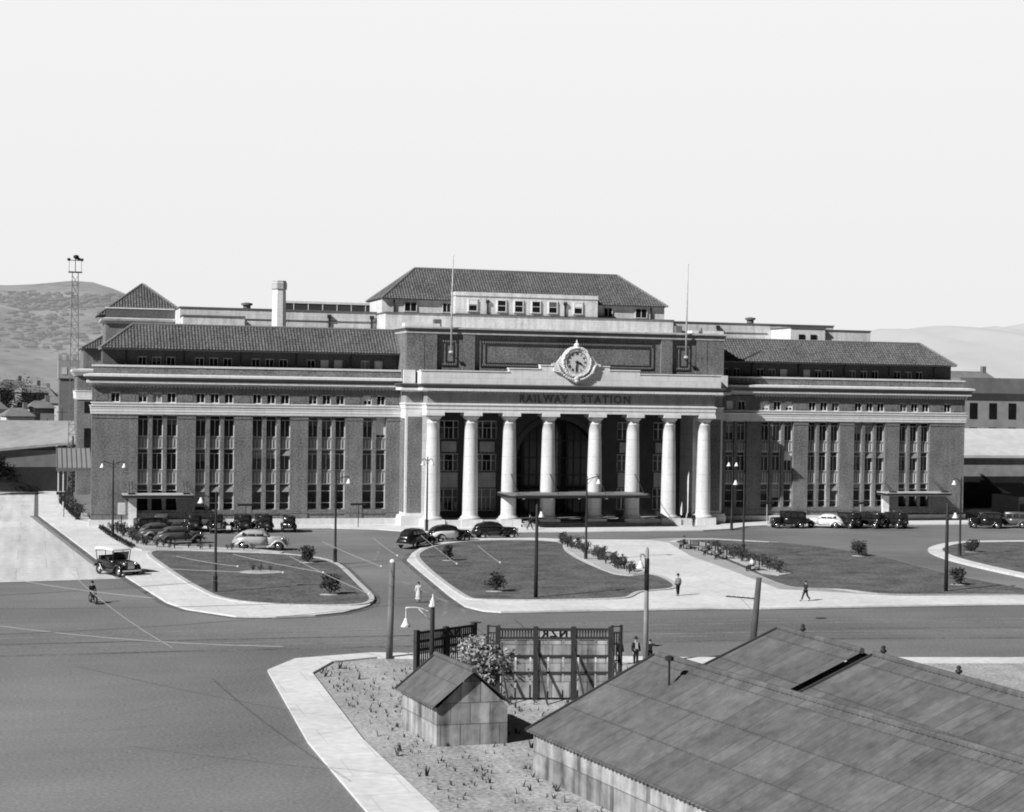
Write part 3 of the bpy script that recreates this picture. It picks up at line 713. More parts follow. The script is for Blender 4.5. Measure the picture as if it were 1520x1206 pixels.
def hip_roof(x0, x1, y0, y1, ze, zr, hipL=True, hipR=True, inset=None, per=.37):
    """hipped roof, eaves rectangle, ridge along x"""
    ins = inset if inset is not None else (y1-y0)/2; hy = (y1-y0)/2; ym = (y0+y1)/2
    mb = MB(); sl = hypot(hy, zr-ze); eu = Vector((0,hy,zr-ze))/sl; nn = Vector((0,-(zr-ze),hy))/sl
    tiles(mb, (x0,y0,ze), (1,0,0), eu, nn, x1-x0, sl, ins if hipL else 0, ins if hipR else 0, per)
    eu2 = Vector((0,-hy,zr-ze))/sl; n2 = Vector((0,zr-ze,hy))/sl
    rx0 = x0+(ins if hipL else 0); rx1 = x1-(ins if hipR else 0)
    mb.add([(x0,y1,ze),(x1,y1,ze),(rx1,ym,zr),(rx0,ym,zr)], [(0,1,2,3)])
    for hip, xe, xr, sg in ((hipL,x0,rx0,1),(hipR,x1,rx1,-1)):
        if not hip: continue
        s2 = hypot(ins, zr-ze); e2 = Vector((sg*ins,0,zr-ze))/s2; m2 = Vector((-sg*(zr-ze),0,ins))/s2
        tiles(mb, (xe, y1 if sg > 0 else y0, ze), (0,-sg,0), e2, m2, y1-y0, s2, hy, hy, per)
    rd = MB()
    def cap(a, b):
        a, b = Vector(a), Vector(b); n = max(1,int((b-a).length/.45))
        for i in range(n): rd.tube([a.lerp(b,i/n), a.lerp(b,(i+.97)/n)], [.17,.14], 8)
    cap((rx0,ym,zr+.02),(rx1,ym,zr+.02))
    if hipL: cap((x0,y0,ze+.03),(rx0,ym,zr+.02)); cap((x0,y1,ze+.03),(rx0,ym,zr+.02))
    if hipR: cap((x1,y0,ze+.03),(rx1,ym,zr+.02)); cap((x1,y1,ze+.03),(rx1,ym,zr+.02))
    return mb, rd
def station_roof(*a, label=None, **k):
    mb, rd = hip_roof(*a, **k); mb.v = [(x-M,y,z) for x,y,z in mb.v]; rd.v = [(x-M,y,z) for x,y,z in rd.v]
    o = mb.build('roof', TILE, ST); rd.build('ridge_tiles', TILER, o)
    if label: o['label'] = label
    return o
station_roof(.92, M-PX+.2, .70, 7.3, 20.92, 23.87, hipR=False, inset=3.85, label='ribbed tiled roof over the left wing')
station_roof(M+PX-.2, L-.92, .70, 7.3, 20.92, 23.87, hipL=False, inset=3.85, label='ribbed tiled roof over the right wing, part in shadow')
# penthouse blocks
def W(name, x0, x1, y0, y1, z0, z1, m=CONC, cap=True):
    o = S(name, MB().box(x0,x1,y0,y1,z0,z1), m)
    if cap:
        c = MB().box(x0-.1, x1+.1, y0-.12, y1+.1, z1, z1+.16); c.v = [(x-M,y,z) for x,y,z in c.v]; c.build('coping', LEDGE, o)
    return o
W('penthouse_wall', 37.3, 77.4, 14.2, 30, 22, 26.5)
ph = MB(); ph.box(37.3, 76.9, 16.45, 25, 26.5, 28.6); S('penthouse_wall', ph, CONC)
pj = MB().box(M-10.4, M+9.4, 14.5, 17.2, 26.66, 29.1)
S('penthouse_wall', pj, CONC)
S('penthouse_coping', MB().box(M-10.5, M+9.5, 14.38, 17.6, 29.1, 29.2).box(M-10.42, M+9.42, 14.46, 17.6, 29.2, 29.6), CONC)
S('penthouse_ledge', MB().box(M-10.4, M+9.4, 14.42, 14.5, 26.66, 26.74).box(M-19.7,M-10.5,16.38,16.45,26.66,26.74), LEDGE)
for x in (48.45, 52.41, 54.78, 57.19, 59.54, 63.1):
    S('window_surround', MB().box(x-.1, x+1.35, 14.4, 14.5, 26.98, 28.72), STONE)
    o = window('penthouse_window', x, 14.30, 27.05, 1.25, 1.6, (.52,), False, blind=.42 if x in (48.45,63.1) else None)
for x, w_ in ((40.25,1.7),(45.4,1.2),(68.0,1.3),(72.6,1.75)): window('penthouse_window', x, 16.3, 26.85, w_, 1.35, (), True)
for x in (38.9, 51.1, 61.9, 74.9):
    pp = MB()
    y = 16.3 if x in (38.9,74.9) else 14.4
    pp.tube([(x,y,26),(x,y,28.3)], .13, 6)
    if y < 16: pp.box(x-.22,x+.22,y-.2,y+.1,28.2,28.6)
    S('rainwater_pipe', pp, PIPE)
station_roof(M-20.05, M+20.05, 15.9, 26.6, 28.52, 32.95, inset=5.6, label='highest tiled hipped roof in the middle')
S('eaves', MB().box(M-19.9, M-10.45, 16.1, 26.5, 28.4, 28.5).box(M+9.45, M+19.9, 16.1, 26.5, 28.4, 28.5), mat('eaves_pale', .35, .8, .1, 1))
W('penthouse_wall', 11.5, 37.2, 20, 30, 20, 26.7)
W('penthouse_wall', 11.6, 19.4, 16.5, 20, 20, 25.5)
W('penthouse_wall', 77.5, 104.4, 20, 30, 20, 26.6)
W('penthouse_wall', 99.85, 107.2, 14, 20, 20, 25.75)
W('penthouse_wall', 94.6, 99.85, 13.4, 20, 20, 25.95, STONE)
S('moulding', MB().box(11.5, 37.2, 19.9, 20, 25.4, 25.5).box(77.5, 94, 19.9, 20, 25.3, 25.4), LEDGE)
for x in (29.3,33.1,36.7,80.2,88.4): S('penthouse_vent', MB().box(x-1, x+1, 19.9, 20, 24.0, 24.6), BLACK)
for x in (95.8,97.6): S('penthouse_vent', MB().box(x, x+.9, 13.3, 13.4, 24.4, 25.1), BLACK)
for x in (30.9, 36.6, 86.3): S('rainwater_pipe', MB().tube([(x,19.85,23.5),(x,19.85,26)], .14, 6).box(x-.25,x+.25,19.6,19.9,25.8,26.3), PIPE)
for x in (20.3, 92.2):
    S('roof_ventilator', MB().lathe([(.5,0),(.5,.5),(.75,.55),(.75,.8),(.2,.9)], (x,22,26.8), 14), LEDGE)
gb = MB().box(26.5, 40, 30, 36, 24, 28.2)
g0 = S('roof_light', gb, mat('roof_light_glass', .07, .3, .2, .5))
g1 = MB()
for i in range(7): g1.box(27.6+i*2.0, 27.7+i*2.0, 29.94, 30, 26.9, 28.2)
g1.box(26.4,40.1,29.9,36.1,28.2,28.5); g1.v = [(x-M,y,z) for x,y,z in g1.v]; g1.build('glazing_bar', STONE, g0)
ch = MB().lathe([(.98,0),(.93,6.5),(.86,10.0)], (23.45,14,19), 8, ph=pi/8)
c0 = S('chimney', ch, STONE)
c1 = MB().lathe([(.86,0),(1.0,.15),(1.0,.9),(.9,1.0),(.9,1.2)], (23.45-M,14,29.0), 8, ph=pi/8); c1.build('chimney_cap', STONE2, c0)
# corner tower with pyramid roof
W('tower_wall', 2.5, 11.75, 28, 38, 15, 25.4, BRICK, False)
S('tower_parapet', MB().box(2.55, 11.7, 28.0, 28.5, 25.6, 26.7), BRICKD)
S('tower_cornice', MB().mold([(2.5,38),(2.5,28),(11.75,28),(11.75,38)], [(-.3,24.7),(.05,24.7),(.05,25.0),(.55,25.1),(.6,25.35),(.1,25.5),(-.3,25.6)]), STONE2)
S('tower_coping', MB().box(2.45, 11.8, 27.93, 28.55, 26.7, 26.86), STONE)
station_roof(1.6, 13.6, 29.6, 40, 25.9, 30.4, inset=5.9, label='small pyramid roof above the left wing')
# rear part of the left side, seen beyond the corner
rw = MB().box(-.3, 6, 60, 80, 0, 18.2).box(.6, 6, 61, 79, 18.2, 22.2)
S('rear_pavilion_wall', rw, BRICK)
S('rear_stone_band', MB().mold([(-.3,80),(-.3,60),(6,60)], [(-.3,14.3),(.12,14.3),(.2,15.4),(.3,15.6),(-.3,15.7)]), STONE)
S('rear_cornice', MB().mold([(-.3,80),(-.3,60),(6,60)], [(-.3,17.9),(.2,17.9),(.75,18.5),(.8,18.8),(-.3,18.95)]), STONE)
S('rear_window', MB().box(.75, 1.7, 59.95, 60, 6.5, 10), PANE); S('rear_window', MB().box(.75, 1.7, 59.95, 60, 12.3, 14), PANE)
station_roof(.2, 12, 60, 74, 22.0, 25.5, inset=6, label='small hipped roof at the far left rear')
S('side_wall', MB().box(3.2, 4.0, 15, 60, 0, 16), BRICK)
# verandah at the side
vr = MB()
vr.add([(-3.6,20.0,5.9),(.6,20.0,5.9),(.6,26,8.1),(-3.6,26,8.1)], [(0,1,2,3)])
vv = empty('side_verandah', (-1.5,20,0), 0, 'grey iron roofed verandah beyond the left corner of the station', 'verandah')
def V(name, mb, m):
    mb.v = [(x+1.5,y-20,z) for x,y,z in mb.v]; return mb.build(name, m, vv)
V('roof', MB().add([(-3.65,20,5.95),(.6,20,5.95),(.6,27,8.2),(-3.65,27,8.2),(-3.65,20,5.6),(.6,20,5.6),(.6,27,7.9),(-3.65,27,7.9)], [(0,1,2,3),(4,5,6,7),(0,4,5,1),(0,3,7,4)]), mat('verandah_iron', .27, .8, .1, .6))
q = MB()
for i in range(8): q.tube([(-3.6+i*.6,20,6.0),(-3.6+i*.6,27,8.25)], .05, 4)
V('roof_seam', q, LEDGE)
V('fascia', MB().box(-3.7,.62,19.9,20,5.5,5.95), LEDGE)
for x in (-3.5,-2.9): V('post', MB().box(x,x+.14,20.1,20.25,.1,5.6), STONE)

# ------------------------------------------------------------------ lamp posts
def lamp_post(x, y, h, arms, label, light=False, straight=False, wood=False):
    """arms: list of (dx, drop, height_factor)"""
    r = empty('street_lamp', (x,y,.0), 0, label, 'street lamp')
    pm = WOODL if light else METAL
    if wood or straight: prof = [(.17,0),(.15,h*.5),(.11,h),(.03,h+.15)]
    else: prof = [(.24,0),(.24,.1),(.19,.2),(.17,1.3),(.21,1.36),(.12,1.5),(.10,h*.6),(.075,h),(.03,h+.12)]
    MB().lathe(prof, (0,0,0), 10).build('pole', pm, r, True)
    for dx, z, drop in arms:
        s_ = 1 if dx > 0 else -1
        n = 6; path = [(0,0,z-.25)]+[(dx*(t/n)**.8, 0, z-.25+.3*sin(pi/2*min(1,t/n*1.6))) for t in range(1,n+1)]
        if drop > .5: path += [(dx, 0, z+.05-.15)]
        a = MB().tube(path, .04, 6)
        a.tube([(0,0,z-.75),(dx*.55,0,z-.0)], .02, 5)
        ar = a.build('arm', LAMPGL if light == 2 else pm, r, True)
        MB().tube([(dx,0,z+.05),(dx,0,z-drop*.55)], .03, 6).build('lamp_holder', pm if light != 2 else LAMPGL, ar)
        MB().lathe([(.05,.25),(.09,.22),(.12,.1),(.2,-.08),(.29,-.2),(.27,-.21),(.0,-.14)], (dx,0,z-drop*.55-.1), 14, False).build('lamp_shade', LAMPGL, ar, True)
    return r
lamp_post(1.8,-15.5, 8.4, [(-1.15,8.25,.5),(1.15,8.25,.5)], 'dark street lamp with two long arms in front of the left corner')
lamp_post(7.6,-66.5, 8.1, [(-1.2,7.8,.4)], 'dark street lamp standing on the front of the left lawn')
lamp_post(20.9,-45.2, 8.25, [(1.2,8.2,.5)], 'slim dark street lamp at the right edge of the left lawn')
lamp_post(37.5,-10.9, 8.7, [(-.55,8.5,.7),(.55,8.5,.7)], 'slim twin street lamp before the leftmost column')
lamp_post(32.1,-74.1, 7.5, [(.35,7.2,.6)], 'stout plain pole with small lamp on the centre lawn', straight=True)
lamp_post(45.5,-46.0, 8.3, [(1.2,8.25,.6)], 'slim street lamp rising out of the centre flower bed')
lamp_post(75.4,-11.9, 8.8, [(-.5,8.4,.5),(.5,8.4,.5)], 'twin street lamp right of the portico steps')
lamp_post(62.6,-45.0, 8.5, [(-.95,8.1,.6)], 'slim street lamp beside the seated people on the right lawn')
lamp_post(68.0,-75.6, 7.6, [(.75,6.95,.5)], 'stout dark pole with one lamp on the front of the right lawn', straight=True)
lamp_post(85.9,-47.4, 8.2, [(-.8,8.15,.5)], 'street lamp on the far right island')
# foreground poles
def pole(name, x, y, h, r0, lean, label, m, top=None):
    o = empty(name, (x,y,0), 0, label, 'pole')
    MB().tube([(0,0,0),(lean*.5,0,h*.5),(lean,0,h)], [r0*1.15,r0,r0*.85], 10).build('shaft', m, o, True)
    if top: MB().ell((lean,0,h),r0*.95,r0*.95,r0*.8,10,5).build('cap', LAMPGL, o)
    return o
pole('telegraph_pole', 14.7,-101.2, 6.0, .19, .12, 'wooden pole with a pale domed top beside the road', mat('banded_wood', .17, .9, .3, .9, streak=.2), True)
tp = pole('telegraph_pole', 36.2,-107.2, 5.3, .2, .45, 'leaning wooden pole with a thin crossarm to its left', WOOD)
MB().tube([(.3,0,4.0),(-1.75,0,4.2)], .045, 6).build('crossarm', WOOD, tp)
MB().tube([(-.75,0,4.05),(.3,0,3.0)], .018, 4).build('brace', WIRE, tp)
q = MB()
for i in range(6): q.lathe([(.035,0),(.035,.08),(.015,.12)], (-1.7+i*.33,0,4.22-.03*i), 6)
q.build('insulator', LAMPGL, tp)
lamp = lamp_post(29.45,-106.7, 7.1, [(-.42,6.75,.9)], 'pale slender street lamp standing by the three men', light=1, straight=True)
MB().lathe([(.155,0),(.15,1.9),(.13,1.95)], (0,0,4.6), 10).build('pole_sleeve', METAL, lamp, True)
lp = lamp_post(14.1,-115.4, 5.1, [(-1.45,4.95,1.2)], 'near street lamp with long pale arm reaching left over the gate', light=2, straight=True)
for ch_ in lp.children:
    if ch_.name.startswith('pole'): ch_.data.materials[0] = METAL
MB().lathe([(.2,0),(.22,.1),(.13,.2),(.16,.35),(.05,.5),(.02,.7)], (0,0,5.0), 10).build('finial', LAMPGL, lp, True)

# ------------------------------------------------------------------ signs at the kerb
for x, y, lab in ((17.3,-4.9,'small dark shelter sign behind the parked cars at left'),(30.6,-4.6,'small dark shelter sign standing alone left of the portico'),(82.9,-5.6,'flat topped sign on a pale post at the shadowed right wing'),(95.6,-6.5,'flat topped sign behind the dark cars at right')):
    o = empty('stop_sign', (x,y,.13), 0, lab, 'sign')
    MB().tube([(0,0,0),(0,0,2.6)], .05, 8).build('post', METAL if x < 60 else STONE2, o)
    MB().box(-.95,.95,-.06,.06,2.6,2.85).build('board', METAL, o)
o = empty('notice_board', (3.35,-2.2,.13), 0, 'white notice board on a dark post by the left entrance', 'notice board')
MB().box(-.06,.06,-.05,.05,0,2.2).build('post', METAL, o)
MB().box(-.42,.42,-.12,-.05,1.5,2.85).build('board', STONE, o)
q = MB()
for i in range(5): q.box(-.32,.32,-.125,-.12,1.65+.22*i,1.69+.22*i)
q.build('notice_lines', mat('faded_ink', .45, .8, .1, 3), o)
o = empty('finger_post', (-2.8,14.5,.13), 0, 'small sign with two boards by the left footpath', 'sign')
MB().tube([(0,0,0),(0,0,2.9)], .05, 8).build('post', METAL, o)
MB().box(-.9,.9,-.04,.04,2.75,3.1).build('board', METAL, o); MB().box(-.25,.25,-.06,.06,1.9,2.7).build('lower_board', METAL, o)
o = tag(MB().tube([(-1.3,38,0),(-1.3,38,9.5)], [.16,.11], 8).build('street_pole', METAL), 'dark pole beyond the left corner beside the verandah', 'pole')

# ------------------------------------------------------------------ vegetation
def bush_mesh(h, r, n, leaf=.13, stem=True, seed=1, tall=1.0):
    rnd = random.Random(seed); mb = MB(); st = MB()
    for k in range(7 if stem else 0):
        a = rnd.uniform(0,2*pi); rr = rnd.uniform(.1,.75)*r
        st.tube([(0,0,0),(rr*.4*cos(a),rr*.4*sin(a),h*.4),(rr*cos(a),rr*sin(a),h*rnd.uniform(.7,.98))], [.035,.025,.01], 4)
    cl = [(rnd.uniform(-.6,.6)*r, rnd.uniform(-.6,.6)*r, rnd.uniform(.3,.95)*h) for _ in range(12)]
    for i in range(n):
        c = rnd.choice(cl)
        x = c[0]+rnd.gauss(0,.24*r); y = c[1]+rnd.gauss(0,.24*r); z = min(h*1.08, max(.04, c[2]+rnd.gauss(0,.13*h)))
        a, b, t = rnd.uniform(0,pi), rnd.uniform(-.9,.9), rnd.uniform(0,pi); s_ = leaf*rnd.uniform(.6,1.3)
        u = Vector((cos(a)*cos(b), sin(a)*cos(b), sin(b))); v_ = u.cross(Vector((sin(t),cos(t),.3))).normalized()
        p = Vector((x,y,z)); mb.add([p-u*s_, p+v_*s_*.5, p+u*s_, p-v_*s_*.5], [(0,1,2,3)])
    return mb, st
for (x,y,h,r,sd,lab) in ((18.4,-44.8,1.45,.75,1,'round dark bush at the back right of the left lawn'),(16.3,-69.7,1.45,.8,2,'round dark bush at the front tip of the left lawn'),(31.9,-44.8,1.3,.5,3,'narrow bush at the back left of the centre lawn'),(29.9,-69.7,1.4,.75,4,'bush at the front left of the centre lawn'),(75.1,-46.0,1.6,.8,5,'bush standing alone in the middle of the right lawn'),(71.6,-71.4,1.35,.75,6,'bush at the front right corner beside the stout pole'),(89.7,-43.5,1.2,.8,7,'bush on the far right island')):
    o = empty('bush', (x,y,.17), 0, lab, 'bush')
    lf, st = bush_mesh(h, r, 620, .13, seed=sd)
    lf.build('foliage', LEAF, o); st.build('stem', WOOD, o)
    MB().ell((-.1,-.1,.02), r*.95, r*.75, .03, 14, 4).build('soil_ring', EARTH, o)
# rose bushes
rp = []
for k in range(3):
    lf, st = bush_mesh(.85, .42, 90, .085, seed=20+k); rp.append((lf.mesh('foliage', LEAF), st.mesh('stem', WOOD)))
def rose(x, y, grp, lab, sc, z=.2):
    o = empty('rose_bush', (x,y,z), random.uniform(0,6), lab, 'rose bush', grp); o.scale = (sc,)*3
    k = random.randrange(3)
    for nm, me in zip(('foliage','stem'), rp[k]):
        c = bpy.data.objects.new(nm, me); COL.objects.link(c); c.parent = o
random.seed(5)
def along(pts_, n, jit, grp, lab, sc=(.8,1.2)):
    Ls = [hypot(pts_[i+1][0]-pts_[i][0], pts_[i+1][1]-pts_[i][1]) for i in range(len(pts_)-1)]; T = sum(Ls)
    for k in range(n):
        t = T*(k+.5)/n; i = 0
        while t > Ls[i]: t -= Ls[i]; i += 1
        f = t/Ls[i]; x = pts_[i][0]*(1-f)+pts_[i+1][0]*f; y = pts_[i][1]*(1-f)+pts_[i+1][1]*f
        rose(x+random.uniform(-jit,jit), y+random.uniform(-jit,jit), grp, lab, random.uniform(*sc))
along([(48.8,-27),(48.2,-35),(47.0,-45),(46.3,-52),(45.6,-59)], 46, .85, 'rose bushes in the centre bed', 'leafy rose bush in the bed beside the white path', (.9,1.35))
along([(61.6,-37),(61.6,-44),(60.7,-50),(60.0,-56),(59.5,-61)], 26, .5, 'rose bushes behind the benches', 'leafy rose bush growing behind the benches', (1.0,1.5))
along([(2.0,-5),(3.2,-12),(3.8,-19),(4.9,-26),(6.2,-28.5)], 30, .8, 'rose bushes at the left car park', 'straggly rose bush between the footpath and the parked cars')
along([(6,-29.5),(11,-30.8),(15.5,-33)], 9, .4, 'rose bushes on the stone strip', 'small rose bush on the pale strip behind the left lawn', (.6,.9))
along([(-1.0,10),(-1.2,18),(-2,30),(-2.2,50)], 22, .6, 'rose bushes at the side of the station', 'rose bush beyond the left corner of the station', (1.0,1.7))
along([(12.2,-52.2),(14,-52.4)], 3, .2, 'rose bushes in the round bed', 'tiny rose bush in the round bed on the left lawn', (.6,.8))
def hedge(pts_, h, w_, label, seed):
    rnd = random.Random(seed); mb = MB()
    for i in range(len(pts_)-1):
        (x0,y0),(x1,y1) = pts_[i], pts_[i+1]; n = int(hypot(x1-x0,y1-y0)*90)
        for k in range(n):
            t = rnd.random(); p = Vector((x0+(x1-x0)*t+rnd.uniform(-w_,w_), y0+(y1-y0)*t+rnd.uniform(-w_,w_), rnd.uniform(.1,h)))
            a = rnd.uniform(0,pi); u = Vector((cos(a),sin(a),rnd.uniform(-.5,.5))).normalized(); v_ = u.cross(Vector((rnd.random(),rnd.random(),1))).normalized(); s_ = .1
            mb.add([p-u*s_, p+v_*s_*.6, p+u*s_, p-v_*s_*.6], [(0,1,2,3)])
    tag(mb.build('hedge', LEAFD), label, 'hedge')
hedge([(1.0,-3.2),(1.6,-12),(2.3,-20),(3.3,-28.6)], .55, .28, 'low dark hedge edging the footpath by the left car park', 3)
hedge([(-1.2,8.2),(-2.9,42)], .7, .25, 'low dark hedge along the footpath beyond the station corner', 4)
# pale overgrown shrub by the gate
o = empty('shrub', (16.6,-115.4,0), 0, 'pale shrub growing against the near gate', 'shrub')
lf, st = bush_mesh(3.0, 1.5, 2600, .13, seed=31); lf.build('foliage', LEAFL, o); st.build('stem', WOOD, o)
o = empty('shrub', (13.1,-118.4,0), 0, 'pale shrub left of the near gate', 'shrub')
lf, st = bush_mesh(2.0, 1.6, 1800, .13, seed=32); lf.build('foliage', LEAFL, o); st.build('stem', WOOD, o)

# ------------------------------------------------------------------ cars
def loft(mb, secs, n=16, pw=.45):
    vs = []
    for x, zb, zt, hw in secs:
        zc, hh = (zb+zt)/2, (zt-zb)/2
        for i in range(n):
            a = 2*pi*i/n; c, s_ = cos(a), sin(a)
            vs.append((x, hw*math.copysign(abs(c)**pw, c), zc+hh*math.copysign(abs(s_)**pw, s_)))
    k = len(secs)
    mb.add(vs, [(j*n+i, j*n+(i+1)%n, (j+1)*n+(i+1)%n, (j+1)*n+i) for j in range(k-1) for i in range(n)] + [tuple(range(n)), tuple((k-1)*n+i for i in range(n-1,-1,-1))])
    return mb
def wheel(parent, x, y, z=.36, r=.36, hubm=None, rot=0):
    t = MB(); n = 18; vs = []
    for i in range(n):
        a = 2*pi*i/n
        for j in range(6):
            b = 2*pi*j/6; rr = r-.075+.075*cos(b); vs.append((rr*cos(a), .075*sin(b), rr*sin(a)))
    t.add(vs, [(i*6+j, i*6+(j+1)%6, ((i+1)%n)*6+(j+1)%6, ((i+1)%n)*6+j) for i in range(n) for j in range(6)])
    w_ = t.build('wheel', TYRE, parent, True, loc=(x,y,z)); w_.rotation_euler = (0,0,rot)
    h = MB().tube([(0,-.06,0),(0,-.03,0),(0,.03,0),(0,.06,0)], [.08,.22,.22,.08], 14, up=(0,0,1)); h.build('hub', hubm or CHROME, w_, True)
    return w_
def fender(parent, xs_, side, m, wy=.66, hw=.15):
    mb = MB(); P = xs_; vs = []
    for k, (x, z) in enumerate(P):
        for (yo, zo) in ((-hw,-.1),(-hw,.02),(-hw*.5,.06),(hw*.5,.06),(hw,.02),(hw,-.06)):
            dx = 0; vs.append((x, side*wy+yo, z+zo))
    n = 6
    mb.add(vs, [(j*n+i, j*n+i+1, (j+1)*n+i+1, (j+1)*n+i) for j in range(len(P)-1) for i in range(n-1)])
    o = mb.build('fender', m, parent, True)
    return o
def arc(cx, r, a0, a1, z0=.36, n=9): return [(cx+r*cos(radians(a0+(a1-a0)*i/(n-1))), z0+r*1.02*sin(radians(a0+(a1-a0)*i/(n-1)))) for i in range(n)]
def make_car(kind, x, y, heading, label, body=CARB, fend=None, top=None, hood=None, sc=1.0, group=None, whitewall=False):
    r = empty('parked_car', (x,y,.0), heading, label, 'car', group); r.scale = (sc*1.1,)*3
    fend = fend or body; top = top or body; hood = hood or body
    if kind == 'sedan':
        loft(MB(), [(.55,.42,1.14,.66),(.0,.38,1.16,.76),(-1.2,.38,1.16,.78),(-1.8,.4,1.08,.68),(-2.25,.45,.85,.45),(-2.35,.5,.7,.3)]).build('body', body, r, True)
        hd_ = loft(MB(), [(2.12,.5,1.0,.2),(2.0,.42,1.1,.3),(1.2,.42,1.14,.4),(.55,.42,1.16,.62)]).build('bonnet', hood, r, True)
        loft(MB(), [(.72,1.1,1.18,.6),(.45,1.1,1.42,.62),(.2,1.1,1.60,.62),(-.3,1.1,1.68,.63),(-1.1,1.1,1.66,.63),(-1.6,1.05,1.5,.58),(-2.0,.95,1.2,.48),(-2.2,.8,1.0,.36)], pw=.55).build('cabin', top, r, True)
        wins = [(.28,-.32,1.2,1.5),(-.42,-1.0,1.2,1.52),(-1.08,-1.5,1.2,1.46)]
    elif kind == 'box':
        loft(MB(), [(.6,.45,1.15,.62),(-.2,.42,1.15,.74),(-1.6,.42,1.15,.74),(-1.85,.5,1.1,.7)], pw=.3).build('body', body, r, True)
        loft(MB(), [(1.85,.5,1.15,.3),(1.8,.5,1.17,.34),(.6,.45,1.2,.5)], pw=.35).build('bonnet', hood, r, True)
        loft(MB(), [(.72,1.1,1.8,.62),(.66,1.1,1.84,.66),(-.5,1.1,1.88,.68),(-1.6,1.1,1.84,.68),(-1.86,1.1,1.76,.62)], pw=.22).build('cabin', top, r, True)
        wins = [(.5,-.1,1.22,1.66),(-.2,-.85,1.22,1.66),(-.95,-1.6,1.22,1.64)]
    else:   # open tourer
        loft(MB(), [(.5,.45,1.1,.55),(0,.42,1.1,.68),(-1.5,.42,1.1,.7),(-1.85,.5,1.05,.62)], pw=.35).build('body', body, r, True)
        loft(MB(), [(1.75,.5,1.1,.3),(1.7,.48,1.14,.34),(.5,.45,1.16,.5)], pw=.4).build('bonnet', hood, r, True)
        tp_ = MB(); loft(tp_, [(.62,1.78,1.86,.7),(.5,1.76,1.92,.76),(-.6,1.76,1.98,.78),(-1.6,1.7,1.96,.78),(-1.85,1.6,1.88,.74)], pw=.35); tp_.build('hood', CANVAS, r, True)
        st_ = MB()
        for sx in (-1,1):
            for xx, x2 in ((.5,.6),(-.4,-.4),(-1.6,-1.7)): st_.tube([(xx,sx*.66,1.05),(x2,sx*.72,1.8)], .03, 5)
        st_.build('hood_frame', METAL, r)
        MB().add([(.45,-.6,1.12),(.45,.6,1.12),(.6,.6,1.7),(.6,-.6,1.7)], [(0,1,2,3)]).build('windscreen', CARGL, r)
        MB().box(-.45,-.1,-.6,.6,.9,1.3).box(-1.5,-1.2,-.6,.6,.9,1.32).build('seat', TYRE, r)
        wins = []
    for sx in (-1, 1):
        for a, b, z0, z1 in wins:
            yb_ = .635 if kind == 'sedan' else .69
            in_ = .05 if kind == 'sedan' else .01
            mb = MB().add([(a,sx*(yb_+.01),z0),(b,sx*(yb_+.01),z0),(b+.03,sx*(yb_-in_+.01),z1),(a-.05,sx*(yb_-in_+.01),z1)], [(0,1,2,3)])
            mb.build('side_window', CARGL, r)
    if kind == 'sedan':
        MB().add([(.68,-.5,1.2),(.68,.5,1.2),(.36,.48,1.52),(.36,-.48,1.52)], [(0,1,2,3)]).build('windscreen', CARGL, r)
        MB().add([(-2.03,-.36,1.22),(-2.03,.36,1.22),(-1.72,.36,1.46),(-1.72,-.36,1.46)], [(0,1,2,3)]).build('rear_window', CARGL, r)
    elif kind == 'box':
        MB().box(.73,.75,-.55,.55,1.25,1.7).build('windscreen', CARGL, r)
        MB().box(-1.89,-1.87,-.35,.35,1.3,1.6).build('rear_window', CARGL, r)
        wheel(r, -2.0, 0, .85, .34, rot=pi/2)
    fx, rx_ = (1.5,-1.4) if kind == 'sedan' else (1.35,-1.3)
    for sx in (-1,1):
        wheel(r, fx, sx*.68); wheel(r, rx_, sx*.68)
        if kind == 'sedan':
            fp = [(2.15,.35)]+arc(1.5,.5,35,140)+[(.85,.42),(.55,.32)]; rp_ = [(-.75,.32)]+arc(-1.4,.48,35,150)+[(-2.1,.45)]
        else:
            fp = arc(fx,.5,10,140)+[(.75,.4),(.45,.32)]; rp_ = [(-.6,.32),(-.8,.5)]+arc(rx_,.5,50,165)
        fender(r, fp, sx, fend, .68, .16); fender(r, rp_, sx, fend, .68, .16)
        MB().box(-.8,.6,sx*.68-.15,sx*.68+.15,.3,.35).build('running_board', fend, r)
        hl = MB().ell((1.72 if kind != 'sedan' else 1.85,sx*.45,.92),.14,.12,.12,10,6); hl.build('headlight', CHROME, r, True)
    fxx = 2.35 if kind == 'sedan' else 2.0
    MB().box(fxx,fxx+.05,-.75,.75,.42,.52).box(fxx-.35,fxx,-.35,-.3,.45,.49).box(fxx-.35,fxx,.3,.35,.45,.49).build('bumper', CHROME, r)
    if kind == 'sedan':
        MB().box(-2.5,-2.45,-.75,.75,.42,.52).box(-2.45,-2.2,-.35,-.3,.45,.49).box(-2.45,-2.2,.3,.35,.45,.49).build('bumper', CHROME, r)
        MB().tube([(2.14,0,.55),(2.16,0,.98)], [.16,.18], 8).build('grille', CHROME, r)
    else: MB().box(1.86,1.9,-.26,.26,.6,1.1).build('grille', CHROME, r)
    return r
g1_ = 'cars parked in the left car park'
make_car('sedan', 8.5,-21.9, radians(12), 'glossy dark saloon nearest the left lawn, pointing right', CARG, sc=1.0)
make_car('sedan', 6.9,-17.2, radians(15), 'grey roofed saloon parked just behind the nearest dark saloon', CARG, fend=CARL, top=CARG)
make_car('box', 6.3,-12.2, radians(20), 'boxy dark car third from the front in the left park', CARB)
make_car('box', 7.6,-7.6, radians(80), 'tall dark car closest to the left entrance canopy', CARB, top=CARG)
make_car('box', 11.0,-6.9, radians(95), 'upright dark car with its spare wheel showing, left of the row', CARB)
make_car('box', 13.5,-8.6, radians(-90), 'dark car facing the road between two upright cars', CARB)
